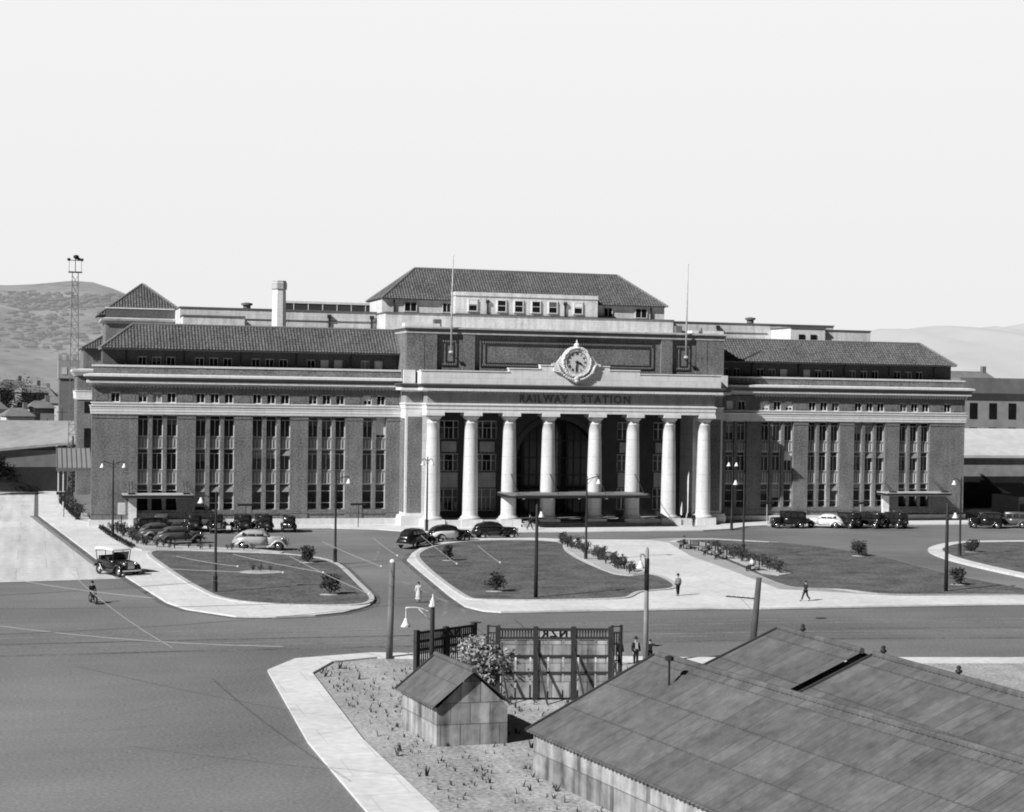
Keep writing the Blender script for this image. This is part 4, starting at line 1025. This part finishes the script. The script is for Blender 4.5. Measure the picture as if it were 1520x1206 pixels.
make_car('box', 16.5,-7.6, radians(97), 'dark boxy car with pale spare wheel in the left row', CARB)
make_car('box', 18.8,-8.0, radians(97), 'dark boxy car beside the white number panel', CARB)
make_car('box', 21.8,-8.3, radians(85), 'small dark car at the right end of the left row', CARB, sc=.92)
make_car('sedan', 15.9,-29.9, radians(-14), 'long silver grey saloon alone behind the left lawn', CARL, sc=1.12)
make_car('sedan', 32.2,-29.3, radians(48), 'black saloon seen from behind at the corner of the centre lawn', CARB, sc=1.12)
make_car('sedan', 37.2,-23.6, radians(18), 'two tone car with cream doors and black roof and bonnet', CARW, fend=CARB, top=CARB, hood=CARB, sc=1.05)
make_car('sedan', 43.3,-20.0, radians(0), 'black saloon in front of the third column', CARB, sc=1.05)
make_car('box', 83.9,-9.7, radians(172), 'dark car at the left end of the right hand row', CARB, sc=1.05)
make_car('sedan', 88.9,-9.6, radians(150), 'white saloon in the right hand row', CARW, sc=.95)
make_car('box', 91.6,-10.2, radians(110), 'dark upright car beside the white saloon', CARB)
make_car('box', 94.6,-10.4, radians(120), 'dark car in the middle of the right hand row with pale bumper', CARB)
make_car('box', 97.8,-10.8, radians(110), 'dark car with round spare wheel at the right end of the row', CARB)
make_car('box', 110.0,-12.6, radians(160), 'dark car at the far right beyond the station corner', CARB)
make_car('box', 114.0,-12.2, radians(150), 'second dark car at the far right edge', CARG)
make_car('tourer', .65,-51.4, radians(-62), 'old open tourer with white canvas hood at the left kerb', CARB, sc=1.12)

# ------------------------------------------------------------------ people
def skin_mesh(verts, edges, radii, root=0, sub=1):
    me = bpy.data.meshes.new('s'); me.from_pydata(verts, edges, []); o = bpy.data.objects.new('s', me); COL.objects.link(o)
    o.modifiers.new('k', 'SKIN')
    sv = me.skin_vertices[0].data
    for i, r in enumerate(radii): sv[i].radius = (r, r) if not isinstance(r, tuple) else r
    sv[root].use_root = True
    if sub: sm_ = o.modifiers.new('u', 'SUBSURF'); sm_.levels = sub; sm_.render_levels = sub
    bpy.context.view_layer.update()
    ev = o.evaluated_get(bpy.context.evaluated_depsgraph_get()); m2 = ev.to_mesh()
    mb = MB(); mb.add([tuple(v.co) for v in m2.vertices], [tuple(p.vertices) for p in m2.polygons])
    ev.to_mesh_clear(); bpy.data.objects.remove(o)
    return mb
def person(x, y, h, face, label, coat=CLD, legs=CLD, stride=0., sit=False, skirt=False, hat=True, armR=None, long_coat=False, shirt=False, z=.0, swing=.0, lean=0.):
    r = empty('person', (x,y,z), face, label, 'person'); s_ = h/1.75; r.scale = (s_,)*3
    # local frame: faces -Y
    pz = .93; py = 0
    if sit: pz = .50
    hip = [(-.1,py,pz-.02),(.1,py,pz-.02)]
    if sit: kn = [(-.12,-.42,.50),(.12,-.42,.50)]; an = [(-.12,-.44,.09),(.12,-.5,.09)]
    else:
        kn = [(-.1,-stride*.5-.03,.50),(.1,stride*.35-.03,.50)]; an = [(-.1,-stride*.95,.09),(.1,stride*1.05,.09+abs(stride)*.12)]
    ft = [(a[0],a[1]-.16,.04) for a in an]
    cz = pz+.45; cyy = -lean
    sh = [(-.19,cyy,cz+.03),(.19,cyy,cz+.03)]
    if sit: el = [(-.24,-.1,pz+.2),(.24,-.1,pz+.2)]; wr = [(-.14,-.33,pz+.12),(.14,-.33,pz+.12)]
    else: el = [(-.26,cyy+swing*.4,pz+.18),(.26,cyy-swing*.4,pz+.18)]; wr = [(-.25,cyy+swing*.4-.12+swing*.3,pz-.05),(.25,cyy-swing*.4-.12-swing*.3,pz-.05)]
    if armR: el[1], wr[1] = armR
    nk = (0,cyy,cz+.12); hb = (0,cyy-.02,cz+.2); hc = (0,cyy-.03,cz+.29); htp = (0,cyy-.02,cz+.36)
    V_ = [(0,0,pz),(0,cyy*.5,pz+.22),(0,cyy,cz)]+[nk,hb,hc,htp]+hip+kn+an+ft+sh+el+wr
    E_ = [(0,1),(1,2),(2,3),(3,4),(4,5),(5,6),(0,7),(0,8),(7,9),(8,10),(9,11),(10,12),(11,13),(12,14),(2,15),(2,16),(15,17),(16,18),(17,19),(18,20)]
    R_ = [(.15,.11),(.13,.1),(.15,.11),.055,.085,.1,.06,.09,.09,.065,.065,.045,.045,(.04,.03),(.04,.03),.07,.07,.045,.045,.03,.03]
    bm_ = skin_mesh(V_, E_, R_)
    bm_.ell((0,hc[1]-.105,hc[2]-.03),.018,.03,.03,6,4)
    for sx in (-1,1): bm_.ell((sx*.1,hc[1]+.01,hc[2]-.02),.015,.03,.035,6,4)
    for k in (0,1):                          # hands: palm, four fingers and a thumb
        w0 = Vector(wr[k]); e0 = Vector(el[k]); d0 = (w0-e0).normalized(); sd = Vector((1 if k else -1,0,0)); pn = d0.cross(sd).normalized(); sd = pn.cross(d0).normalized()
        bm_.tube([w0, w0+d0*.05, w0+d0*.1], [.026,.04,.036], 8, sq=(.6,1))
        for q_, ln in enumerate((.07,.085,.08,.06)):
            b0 = w0+d0*.095+pn*(-.03+.02*q_); bm_.tube([b0, b0+d0*ln*.5, b0+d0*ln*.85-sd*.02], [.009,.0085,.006], 5)
        b0 = w0+d0*.035-pn*.035; bm_.tube([b0, b0+d0*.03-pn*.025, b0+d0*.06-pn*.03], [.011,.01,.007], 5)
    bm_.build('body', SKIN, r, True)
    # clothing
    cv = [(0,0,pz+.02),(0,cyy*.5,pz+.22),(0,cyy,cz),(0,cyy,cz+.09)]+sh+el+[tuple(Vector(a).lerp(Vector(b),.93)) for a,b in zip(el,wr)]
    ce = [(0,1),(1,2),(2,3),(2,4),(2,5),(4,6),(5,7),(6,8),(7,9)]
    skin_mesh(cv, ce, [(.185,.14),(.165,.13),(.19,.14),.08,.095,.095,.07,.07,.055,.055]).build('coat', coat, r, True)
    if not skirt:
        tv = [(0,0,pz+.02)]+hip+kn+[(a[0],a[1],a[2]) for a in an]
        skin_mesh(tv, [(0,1),(0,2),(1,3),(2,4),(3,5),(4,6)], [(.15,.12),.11,.11,.085,.085,.07,.07]).build('trousers', legs, r, True)
    if long_coat or skirt:
        zb = .32 if skirt else .55
        m_ = MB(); n = 18; prof = [(.15,pz+.2),(.19,pz),(.22,pz-.2),(.27,zb)]; m_.lathe(prof, (0,0,0), n, False)
        for i, v in enumerate(m_.v):
            a = atan2(v[1],v[0]); k_ = 1+.06*sin(5*a)*(1 if v[2] < pz-.1 else 0); m_.v[i] = (v[0]*k_, v[1]*k_*.8, v[2])
        m_.build('skirt' if skirt else 'coat_tail', coat, r, True)
    if shirt: MB().obox((0,cyy-.145,cz-.08), .16, .04, .42).build('shirt_front', CLL, r)
    for k in (0,1): MB().ell((ft[k][0],ft[k][1]+.05,ft[k][2]),.05,.13,.045,8,5).build('shoe', CARB, r, True)
    if hat:
        MB().lathe([(.0,.0),(.17,.0),(.17,.015),(.105,.03),(.1,.12),(.07,.14),(0,.12)], (hc[0],hc[1]+.01,hc[2]+.05), 14, False).build('hat', CLD if coat is not CLL else CLM, r, True)
    else: MB().ell((hc[0],hc[1]+.02,hc[2]+.03),.105,.115,.1,10,6).build('hair', CLD, r, True)
    return r
person(22.4,-74.7,1.60, radians(170), 'woman in a long pale coat crossing the road between the lawns', CLL, skirt=True, hat=False, stride=.08)
person(44.0,-74.7,1.72, radians(185), 'man in light grey jacket and dark trousers walking up the white path', CLM, CLD, stride=.1, hat=True, z=.13)
person(53.0,-79.7,1.58, radians(-80), 'man in dark suit striding along the front footpath', CLD, CLD, stride=.38, swing=.5, hat=False, z=.13)
person(50.2,-10.2,1.78, radians(95), 'man in dark suit striding past the third column', CLD, CLD, stride=.34, swing=.5, shirt=True, z=.13)
person(72.0,-7.9,1.70, radians(10), 'man in dark clothes standing against the last column base', CLD, CLD, z=.13)
person(27.95,-106.2,1.55, radians(15), 'man in dark suit standing closest to the end of the fence', CLD, CLD, hat=False, shirt=True)
person(28.85,-106.6,1.68, radians(5), 'man in dark coat with white shirt front between the fence and the pale lamp', CLD, CLD, shirt=True, hat=True)
person(30.0,-106.0,1.45, radians(-10), 'man behind the pale lamp with one arm stretched out', CLD, CLD, hat=False, armR=((.48,-.05,1.32),(.74,-.1,1.36)))
person(14.2,-10.6,1.65, radians(0), 'man standing between the parked cars on the left', CLD, CLD)
def bench(x, y, rz, lab):
    o = empty('bench', (x,y,.134), rz, lab, 'bench')
    q = MB()
    for i in range(4): q.box(-.9,.9,-.28+.14*i,-.18+.14*i,.42,.46)
    q.build('seat', WOODL, o)
    q = MB()
    for i in range(3): q.obox((0,.32+.03*i,.6+.13*i),1.8,.03,.1,0,0,radians(-12))
    q.build('backrest', WOODL, o)
    for s_ in (-1,1): MB().box(s_*.75-.04,s_*.75+.04,-.25,-.17,0,.42).box(s_*.75-.04,s_*.75+.04,.2,.28,0,.95).box(s_*.75-.04,s_*.75+.04,-.17,.2,.35,.42).build('leg', METAL, o)
bp = [(59.9,-35.8),(60.5,-38.6),(59.9,-42.6),(59.4,-46.8),(58.1,-57.6)]
labs = ['pale bench farthest up the gravel strip with a dark figure on it','empty pale bench second from the station end','bench third from the station end under a dark seated man','bench left of the slim lamp under a leaning seated man','bench nearest the road with a seated person in a white top']
for (x, y), lb in zip(bp, labs): bench(x, y, radians(-82), lb)
for (x, y), lb, c in ((bp[0],'person in dark clothes seated on the farthest bench',CLD),(bp[2],'man in dark clothes seated on the middle bench',CLD),(bp[3],'man in dark clothes seated leaning forward left of the lamp',CLD),(bp[4],'person in a white top seated on the bench nearest the road',CLL)):
    person(x-.02, y, 1.72, radians(-82), lb, c, CLD, sit=True, hat=c is CLD, z=.134, lean=.08)
# motorcyclist
mo = empty('motorcycle', (-2.0,-71.0,0), radians(-75), 'dark motorcycle ridden toward the camera on the left road', 'motorcycle')
for x_ in (.68,-.65): wheel(mo, x_, 0, .34, .34)
MB().tube([(.68,0,.34),(.5,0,.75),(.38,0,1.0)], .035,6).tube([(.45,0,.8),(-.1,0,.75),(-.65,0,.34)],.035,6).tube([(.5,0,.7),(.1,0,.32),(-.65,0,.34)],.03,6).build('frame', METAL, mo)
loft(MB(), [(.42,.72,.9,.08),(.25,.68,.96,.15),(-.1,.7,.9,.12)]).build('tank', CARG, mo, True)
MB().tube([(.3,-.35,1.05),(.42,-.1,1.02),(.42,.1,1.02),(.3,.35,1.05)],.02,6).build('handlebar', CHROME, mo)
MB().ell((.62,0,.92),.1,.11,.11,8,5).build('headlight', CHROME, mo, True); MB().box(.0,.25,-.14,.14,.3,.62).build('engine', METAL, mo); MB().ell((-.28,0,.86),.22,.14,.07,8,5).build('saddle', TYRE, mo, True)
rr_ = person(-2.0-.06,-71.0+.25,1.68, radians(15), 'rider in dark clothes on the motorcycle at left', CLD, CLD, sit=True, z=.34)

# ------------------------------------------------------------------ foreground fence and sheds
def seg_fence(name, P0, P1, h, label, npost, boards, word=None, wordpos=.5, wsize=.6):
    P0, P1 = Vector((*P0,0)), Vector((*P1,0)); d_ = P1-P0; Ln = d_.length; ang = atan2(d_.y, d_.x)
    r = empty(name, P0, ang, label, 'fence')
    for i in range(npost): 
        x = Ln*i/(npost-1)
        MB().box(x-.13,x+.13,-.12,.12,0,h+.12).build('post', FENCE, r)
        if boards: MB().tube([(x+.0,-.1,h-1.0),(x+.55,-1.3,0)], .07, 4).build('brace', FENCE, r)
    rl = MB()
    for z_ in ([h-.95,h-.5,h-.02] if not boards else [h-2.35,h-1.45,h-.48,h-.02]): rl.box(.13,Ln-.13,-.09,.05,z_-.07,z_+.05)
    rl.build('rail', FENCE, r)
    pk = MB(); x = .2
    while x < Ln-.2:
        pk.box(x,x+.07,-.02,.03,h-.5 if boards else .1,h+.02)
        x += .155
    pk.build('paling', FENCE, r)
    if boards:
        bd = MB(); x = .2; rnd = random.Random(4)
        bw_ = (Ln-.4)/(4*2)
        k = 0
        while x < Ln-.35:
            w_ = rnd.uniform(.75,.95)
            if rnd.random() < .96: bd.box(x, min(x+w_-.08,Ln-.2), -.02+rnd.uniform(-.008,.0), .04, .15, h-.6)
            x += w_+.02
        bd.build('boarding', BOARD, r)
    if word:
        sb = MB().box(Ln*wordpos-.84,Ln*wordpos+.84,-.06,-.03,h-.5,h+.0); sb.build('name_board', STONE2, r)
        t = text('lettering', word, wsize, BLACK, (Ln*wordpos,-.045,h-.26), (pi/2,0,pi), r, .03, xs=1.1, offset=.02)
        return r
    return r
f1 = seg_fence('timber_fence', (17.55,-116.1), (23.55,-117.25), 3.85, 'tall dark timber fence with pale boarding and a mirrored name board', 4, True, 'NZR', .5, .56)
seg_fence('timber_gate', (13.5,-114.3), (17.3,-111.9), 3.5, 'open dark paling gate with a mirrored name board left of the fence', 3, False, 'NZR', .58, .6)
for nm, P0, P1, lab in (('gate_frame', (17.05,-115.9), (17.6,-116.1), 'narrow barred gate frame at the left end of the boarded fence'),('gate_frame', (23.6,-117.3), (24.15,-117.2), 'narrow barred frame at the right end of the boarded fence')):
    P0, P1 = Vector((*P0,0)), Vector((*P1,0)); Ln = (P1-P0).length
    r = empty(nm, P0, atan2((P1-P0).y,(P1-P0).x), lab, 'gate')
    MB().box(-.06,.06,-.06,.06,0,4.05).box(Ln-.06,Ln+.06,-.06,.06,0,4.05).build('post', FENCE, r)
    q = MB()
    for i in range(1,4): q.box(Ln*i/4-.025,Ln*i/4+.025,-.02,.02,.3,3.6)
    for z_ in (1.0,2.1,3.0,3.6,3.95): q.box(.06,Ln-.06,-.03,.03,z_,z_+.06)
    q.build('bars', FENCE, r)
def shed(label, rx, ry0, ry1, zr, hw, ze, m, vents=(), x2=None):
    """gabled shed, ridge along y"""
    r = empty('shed', (rx,(ry0+ry1)/2,0), 0, label, 'shed'); yc = (ry0+ry1)/2; x2 = rx if x2 is None else x2; sk = (x2-rx)
    rf = MB(); n = int(abs(ry1-ry0)/.3)*4
    for s_ in (-1,1):
        vs = []
        for i in range(n+1):
            t = i/n; y = ry0+(ry1-ry0)*t-yc; o_ = sk*t; b = .035*sin(2*pi*i/4)
            vs += [(o_, y, zr+b), (o_+s_*hw*.5, y, (zr+ze)/2+b), (o_+s_*hw, y, ze+b)]
        rf.add(vs, [(i*3+j,(i+1)*3+j,(i+1)*3+j+1,i*3+j+1) for i in range(n) for j in (0,1)])
    ro = rf.build('roof', m, r)
    MB().tube([(0,ry0-yc,zr+.05),(sk,ry1-yc,zr+.05)], .13, 8).build('ridge_cap', m, ro)
    for s_ in (-1,1): MB().tube([(0,ry0-yc,zr+.03),(s_*hw,ry0-yc,ze+.03)], .1, 4).build('barge_board', FENCE, ro)
    wl = MB(); a = hw-.3; y0, y1 = sorted((ry0-yc,ry1-yc)); y0 += .25; y1 -= .25
    q0, q1 = sk, 0
    wl.add([(q0-a,y0,0),(q0+a,y0,0),(q0+a,y0,ze-.05),(q0,y0,zr-.15),(q0-a,y0,ze-.05),(q1-a,y1,0),(q1+a,y1,0),(q1+a,y1,ze-.05),(q1,y1,zr-.15),(q1-a,y1,ze-.05)], [(0,1,2,3,4),(5,9,8,7,6),(0,4,9,5),(1,6,7,2)])
    wl.build('wall', BOARD if m is SHEET else BACKL, r)
    for y in vents:
        t = (y-ry0)/(ry1-ry0)
        v = MB().lathe([(.05,0),(.05,.16),(.13,.2),(.14,.28),(.05,.33),(.11,.38),(.07,.44),(.02,.47)], (sk*t,y-yc,zr+.03), 8); v.build('roof_vent', METAL, ro, True)
    return r
shed('dark iron shed roof with one vent, in the middle foreground', 26.15,-133,-140.15, 6.0, 7.0, 2.9, SHEET, (-135.2,), 26.65)
shed('dark iron shed roof nearest the right, with two vents', 26.75,-141.0,-168, 6.0, 7.0, 2.9, SHEET, (-141.7,-146.9), 28.8)
shed('low dark iron roof beside the end of the fence', 20.2,-133.1,-160, 5.0, 6.0, 1.85, SHEET, (), 24.6)
shed('small dark iron roof left of the fence', 12.75,-122,-127.2, 3.5, 2.0, 1.85, SHEET, (), 13.4)
o = tag(MB().lathe([(.05,0),(.05,1.0),(.2,1.05),(.2,1.2),(.05,1.25)], (19.4,-136.8,4.3), 8).build('flue_pipe', METAL), 'thin capped flue pipe standing on the low dark roof', 'flue')

# ------------------------------------------------------------------ overhead wires
def wires(P, label, r=.014, hooks=True):
    o = tag(MB().tube(P, r, 4).build('overhead_wire', WIRE), label, 'wire', 'overhead wires')
    if hooks: MB().ell(P[-1], .06,.06,.06, 6, 4).build('insulator', LAMPGL, o)
def sag(a, b, s_=.25, n=8): 
    a, b = Vector(a), Vector(b); return [a.lerp(b,i/n)-Vector((0,0,s_*4*(i/n)*(1-i/n))) for i in range(n+1)]
WL = 'thin pale overhead wire crossing above the road at lower left'
for a, b in (((-12,-104,6.7),(-.81,-121.3,6.5)),((-4.5,-110,6.6),(-1.2,-137,6.5)),((-12,-124,6.6),(14.1,-115.4,5.6)),((-10,-127.5,6.6),(3,-137.5,6.5)),((-12,-121,6.6),(14.7,-101.2,5.9)),((-8,-133,6.6),(14.1,-115.4,5.4))): wires(sag(a,b), WL, .013, False)
WM = 'short pale wire with a white insulator hanging above the left lawn'
for a, b in (((.54,-108,6.5),(6.71,-111,6.5)),((1.76,-101.3,6.5),(4.66,-107.5,6.5)),((5.17,-100.5,6.5),(8.88,-111.3,6.5)),((8.35,-102.2,6.5),(9.5,-121.35,6.5)),((11.85,-92.6,6.5),(12.64,-108.6,6.5)),((15.7,-90.5,6.5),(14.83,-102.6,6.5)),((19.37,-88.8,6.5),(17.27,-107.8,6.5)),((21.4,-96.7,6.5),(19.98,-107.4,6.5))): wires(sag(a,b,.05), WM, .016)

# ------------------------------------------------------------------ background
def hill(name, prof, y0, depth, m, amp, seed):
    mb = MB(); nx, ny = 90, 12; xs_ = [prof[0][0]+(prof[-1][0]-prof[0][0])*i/nx for i in range(nx+1)]; vs = []
    for x in xs_:
        for k in range(len(prof)-1):
            if prof[k][0] <= x <= prof[k+1][0]: break
        t = (x-prof[k][0])/(prof[k+1][0]-prof[k][0]); t = t*t*(3-2*t); zt = prof[k][1]*(1-t)+prof[k+1][1]*t
        for j in range(ny+1):
            u = j/ny; z_ = zt*sin(pi/2*u)**.9
            z_ += amp*noise.noise(Vector((x*.012+seed, u*4, seed)))*min(1,u*3)*(1 if j < ny else .25)
            vs.append((x, y0-depth*(1-u), max(0,z_)))
    mb.add(vs, [(i*(ny+1)+j,(i+1)*(ny+1)+j,(i+1)*(ny+1)+j+1,i*(ny+1)+j+1) for i in range(nx) for j in range(ny)])
    tag(mb.build(name, m, None, True), kind='structure')
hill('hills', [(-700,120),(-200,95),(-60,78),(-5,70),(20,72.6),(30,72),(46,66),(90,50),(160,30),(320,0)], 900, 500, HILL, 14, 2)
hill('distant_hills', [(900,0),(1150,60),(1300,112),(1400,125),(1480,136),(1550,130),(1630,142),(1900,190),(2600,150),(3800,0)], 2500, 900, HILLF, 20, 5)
random.seed(11)
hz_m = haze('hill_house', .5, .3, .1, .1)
def house(x, y, z, w_, dp, h, m, label, roofm=None):
    o = empty('house', (x,y,z), random.uniform(-.3,.3), label, 'house')
    MB().box(-w_/2,w_/2,-dp/2,dp/2,-2,h).build('wall', m, o)
    MB().add([(-w_/2-.4,-dp/2-.4,h),(w_/2+.4,-dp/2-.4,h),(w_/2+.4,dp/2+.4,h),(-w_/2-.4,dp/2+.4,h),(-w_/4,0,h+w_*.3),(w_/4,0,h+w_*.3)], [(0,1,5,4),(1,2,5),(2,3,4,5),(3,0,4)]).build('roof', roofm or BACKD, o)
    if m is not hz_m: MB().box(w_*.2,w_*.2+.8,-.4,.4,h,h+w_*.3+1.0).build('chimney', BACKD, o)
    for k in (-.25,.25): MB().box(w_*k-.6,w_*k+.6,-dp/2-.05,-dp/2,h*.35,h*.7).build('window', PANE, o)
hz = hz_m
for i, (x, y, z, w_) in enumerate(((-3,640,33,11),(6,655,36,9),(13,620,32,10),(19,700,43,9),(1,700,45,10),(24,650,38,9),(-14,650,38,11),(-24,690,46,10),(10,560,22,12),(-2,540,20,11),(17,560,21,10))):
    house(x, y, z, w_, 8, 5, hz, 'small pale hazy house on the left hillside', hz)
    bpy.context.scene.collection.objects[-1]
for o_ in [o_ for o_ in bpy.data.objects if o_.name.startswith('house')]: o_['group'] = 'hazy houses on the left hillside'
# buildings beyond the left corner
cb = empty('battlemented_building', (0,118,0), 0, 'building with a pale battlemented parapet beyond the left corner', 'building')
MB().box(-2.2,9,-6,6,0,17.6).build('wall', BACKD, cb)
MB().box(-2.4,9.1,-6.3,6,17.6,20.9).build('parapet', BACKM, cb)
q = MB()
for i in range(9): q.box(-2.4+i*1.25,-1.75+i*1.25,-6.35,-5.8,20.9,21.9)
q.build('battlement', BACKM, cb)
for i in range(2): MB().box(-1.8+i*1.6,-.9+i*1.6,-6.38,-6.3,18.3,19.6).build('window', BACKL, cb)
def lowshed(x0, x1, y0, y1, zl, zr_, z2, lab, rm=BACKL, wm=BACKL):
    o = empty('goods_shed', ((x0+x1)/2,(y0+y1)/2,0), 0, lab, 'shed'); w_ = (x1-x0)/2; dp = (y1-y0)/2
    MB().box(-w_+.3,w_-.3,-dp+.6,dp-.3,0,zl).build('wall', wm, o)
    MB().add([(-w_,-dp,zl),(w_,-dp,zr_),(w_,dp,z2),(-w_,dp,z2),(-w_,-dp,zl-.4),(w_,-dp,zr_-.4)], [(0,1,2,3),(0,4,5,1)]).build('roof', rm, o)
    MB().box(-w_+.5,w_-.5,-dp+.5,-dp+.6,.2,zl*.6).build('opening', METAL, o)
lowshed(-14, -.2, 66, 84, 6.4, 7.8, 10.6, 'low goods shed with a pale sloping roof beyond the left corner', BACKM, BACKD)
lowshed(-18, -4.2, 98, 118, 6.2, 6.2, 9.5, 'goods shed with pale end wall farther along the left street', BACKL, BACKL)
lowshed(-26, -2, 190, 230, 8.5, 8.5, 12.5, 'long grey shed far along the left street', BACKM, BACKD)
house(-5.0, 290, 0, 9, 8, 13, BACKM, 'tall dull house far down the left street')
house(2.5, 300, 0, 9, 8, 12, BACKL, 'pale house far down the left street, right of the tall dull one')
lh = [(-9.5,128,0,5,6,10.5,BACKL,'pale gabled house with dark roof among the trees at left'),(-5.4,132,0,4.5,6,12,BACKM,'grey house behind the pale gabled house'),(-2.6,160,0,4.5,7,12.6,BACKL,'pale house beyond the goods sheds'),(-12,235,0,8,8,15,BACKM,'two storey dull house at the far left'),(-7.2,205,0,6,7,14.5,BACKD,'dark house behind the pole beyond the corner'),(-15,150,0,6,8,11.5,BACKL,'pale house beyond the left edge street')]
for x, y, z, w_, dp, h, m, lb in lh: house(x, y, z, w_, dp, h, m, lb)
for x, y, h, lb in ((-4.4,84,11,'thin pole beside the goods shed roof'),(-6.4,120,12,'thin pole farther along the left street'),(-1.9,98,12.5,'thin pole just left of the battlemented building')):
    tag(MB().tube([(x,y,0),(x,y,h)],[.13,.09],6).box(x-.9,x+.9,y-.06,y+.06,h-.8,h-.68).build('street_pole', WOOD), lb, 'pole')
sc = MB(); rs = random.Random(9)
for i in range(5200):          # scrub on the hillside
    x = rs.uniform(-120,110); u = rs.random()**.7; y = 900-500*(1-u)
    hz_ = 70*(1-max(0,(x-40))/130)*sin(pi/2*u)**.9 if x < 110 else 0
    r_ = rs.uniform(.5,1.9); sc.ell((x,y,hz_+rs.uniform(-2,2)), r_*rs.uniform(1,2), r_, r_*.6, 6, 4)
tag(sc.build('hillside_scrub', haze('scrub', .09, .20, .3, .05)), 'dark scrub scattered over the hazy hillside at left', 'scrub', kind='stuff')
wd = MB(); 
for i in range(2600):
    x = rs.uniform(9.5,46); y = rs.uniform(-150,-104); s_ = rs.uniform(.04,.16)*(1 if rs.random() < .9 else 2)
    if y > -103-(x-14)*.3: continue
    for k in range(3):
        a = rs.uniform(0,pi); wd.add([(x-s_*.3*cos(a),y-s_*.3*sin(a),.01),(x+s_*.3*cos(a),y+s_*.3*sin(a),.01),(x+rs.uniform(-s_,s_),y+rs.uniform(-s_,s_),s_*1.8)], [(0,1,2)])
tag(wd.build('weeds', LEAF), 'sparse weeds on the rough ground round the sheds', 'weeds', kind='stuff')
def tree(x, y, h, r, label, seed, m=LEAFD):
    o = empty('tree', (x,y,0), 0, label, 'tree'); rnd = random.Random(seed)
    t_ = MB().tube([(0,0,0),(0,0,h*.5),(.2,0,h*.8)], [.35,.25,.1], 7)
    for k in range(6):
        a = rnd.uniform(0,2*pi); t_.tube([(0,0,h*rnd.uniform(.3,.5)),(r*.6*cos(a),r*.6*sin(a),h*rnd.uniform(.6,.9))], [.15,.05], 5)
    t_.build('trunk', WOOD, o)
    mb = MB(); cl = [(rnd.gauss(0,.45*r),rnd.gauss(0,.45*r),h*rnd.uniform(.4,.95)) for _ in range(14)]
    for i in range(3600):
        c = rnd.choice(cl); p = Vector((c[0]+rnd.gauss(0,.2*r),c[1]+rnd.gauss(0,.2*r),c[2]+rnd.gauss(0,.08*h)))
        a = rnd.uniform(0,pi); u = Vector((cos(a),sin(a),rnd.uniform(-.6,.6))).normalized(); v_ = u.cross(Vector((rnd.random(),rnd.random(),1))).normalized(); s_ = .24
        mb.add([p-u*s_,p+v_*s_*.6,p+u*s_,p-v_*s_*.6],[(0,1,2,3)])
    mb.build('crown', m, o)
tree(-8.0,170,15,4.5,'dark tree at the left edge behind the goods sheds',1)
tree(-10.5,182,14,4,'dark tree between the two tallest trees at far left',2)
tree(-12.5,165,16,5,'tallest dark tree at the far left',3)
tree(-5.2,140,10,3,'small dark tree beside the pale shed roofs',4)
tree(-13,60,6,3,'bushy dark tree in front of the left sheds',5)
# floodlight mast
ms = empty('floodlight_mast', (-.72,62,0), 0, 'tall lattice floodlight mast rising behind the left wing', 'mast')
q = MB(); H_ = 33.5
for sx in (-1,1):
    for sy in (-1,1): q.tube([(sx*.85,sy*.85,0),(sx*.42,sy*.42,H_)], .07, 4)
z_ = 0; k = 0
while z_ < H_-1.2:
    a = .85-.43*z_/H_; z2 = z_+1.5; b = .85-.43*z2/H_
    for sy in (-1,1):
        q.tube([(-a,sy*a,z_),(b,sy*b,z2)], .035, 4); q.tube([(a,sy*a,z_),(-b,sy*b,z2)], .035, 4)
        q.tube([(-a,sy*a,z_),(a,sy*a,z_)], .035, 4)
    z_ = z2
q.build('lattice', mat('mast_steel', .22, .6, .1, 1), ms)
MB().box(-1.0,1.0,-.6,.6,33.4,33.55).box(-1.1,1.1,-.05,.05,35.2,35.3).tube([(0,0,33.5),(0,0,35.6)],.06,5).tube([(-.9,0,33.5),(-.9,0,35.2)],.04,4).tube([(.9,0,33.5),(.9,0,35.2)],.04,4).build('platform', METAL, ms)
for xx, zz, rr2 in ((-.95,35.4,.26),(.1,35.8,.42),(.95,35.4,.26),(.5,35.5,.26)): MB().lathe([(.08,-rr2),(rr2,-rr2*.3),(rr2,rr2*.4),(.1,rr2*.7)], (xx,0,zz), 10).build('floodlight', METAL, ms, True)
# right background
rb = empty('warehouse', (150,50,0), 0, 'dark warehouse behind the right end of the station', 'building')
MB().box(-11.5,14,-8,10,0,19.0).build('wall', BACKM, rb)
MB().box(-12.2,14.5,-8.7,10.5,17.4,19.9).build('cornice', BACKD, rb)
for i in range(6): 
    for z_ in (13.2,9.2): MB().box(-10+i*3.6,-8.6+i*3.6,-8.06,-8,z_,z_+2.6).build('window', PANE, rb)
lowshed(126, 150, 22, 34, 8.0, 8.0, 11.8, 'low shed with a pale roof in front of the dark warehouse', BACKL, BACKM)
lowshed(128, 146, 8, 16, 2.6, 2.6, 4.2, 'dark low lean-to at the right edge', BACKD, BACKD)
house(168, 90, 0, 16, 12, 17, BACKM, 'broad building at the far right edge')
struct('side_street', MB().prism([(116,-6),(124,16),(170,70),(230,60),(230,-10)], 0, .008), STREET)
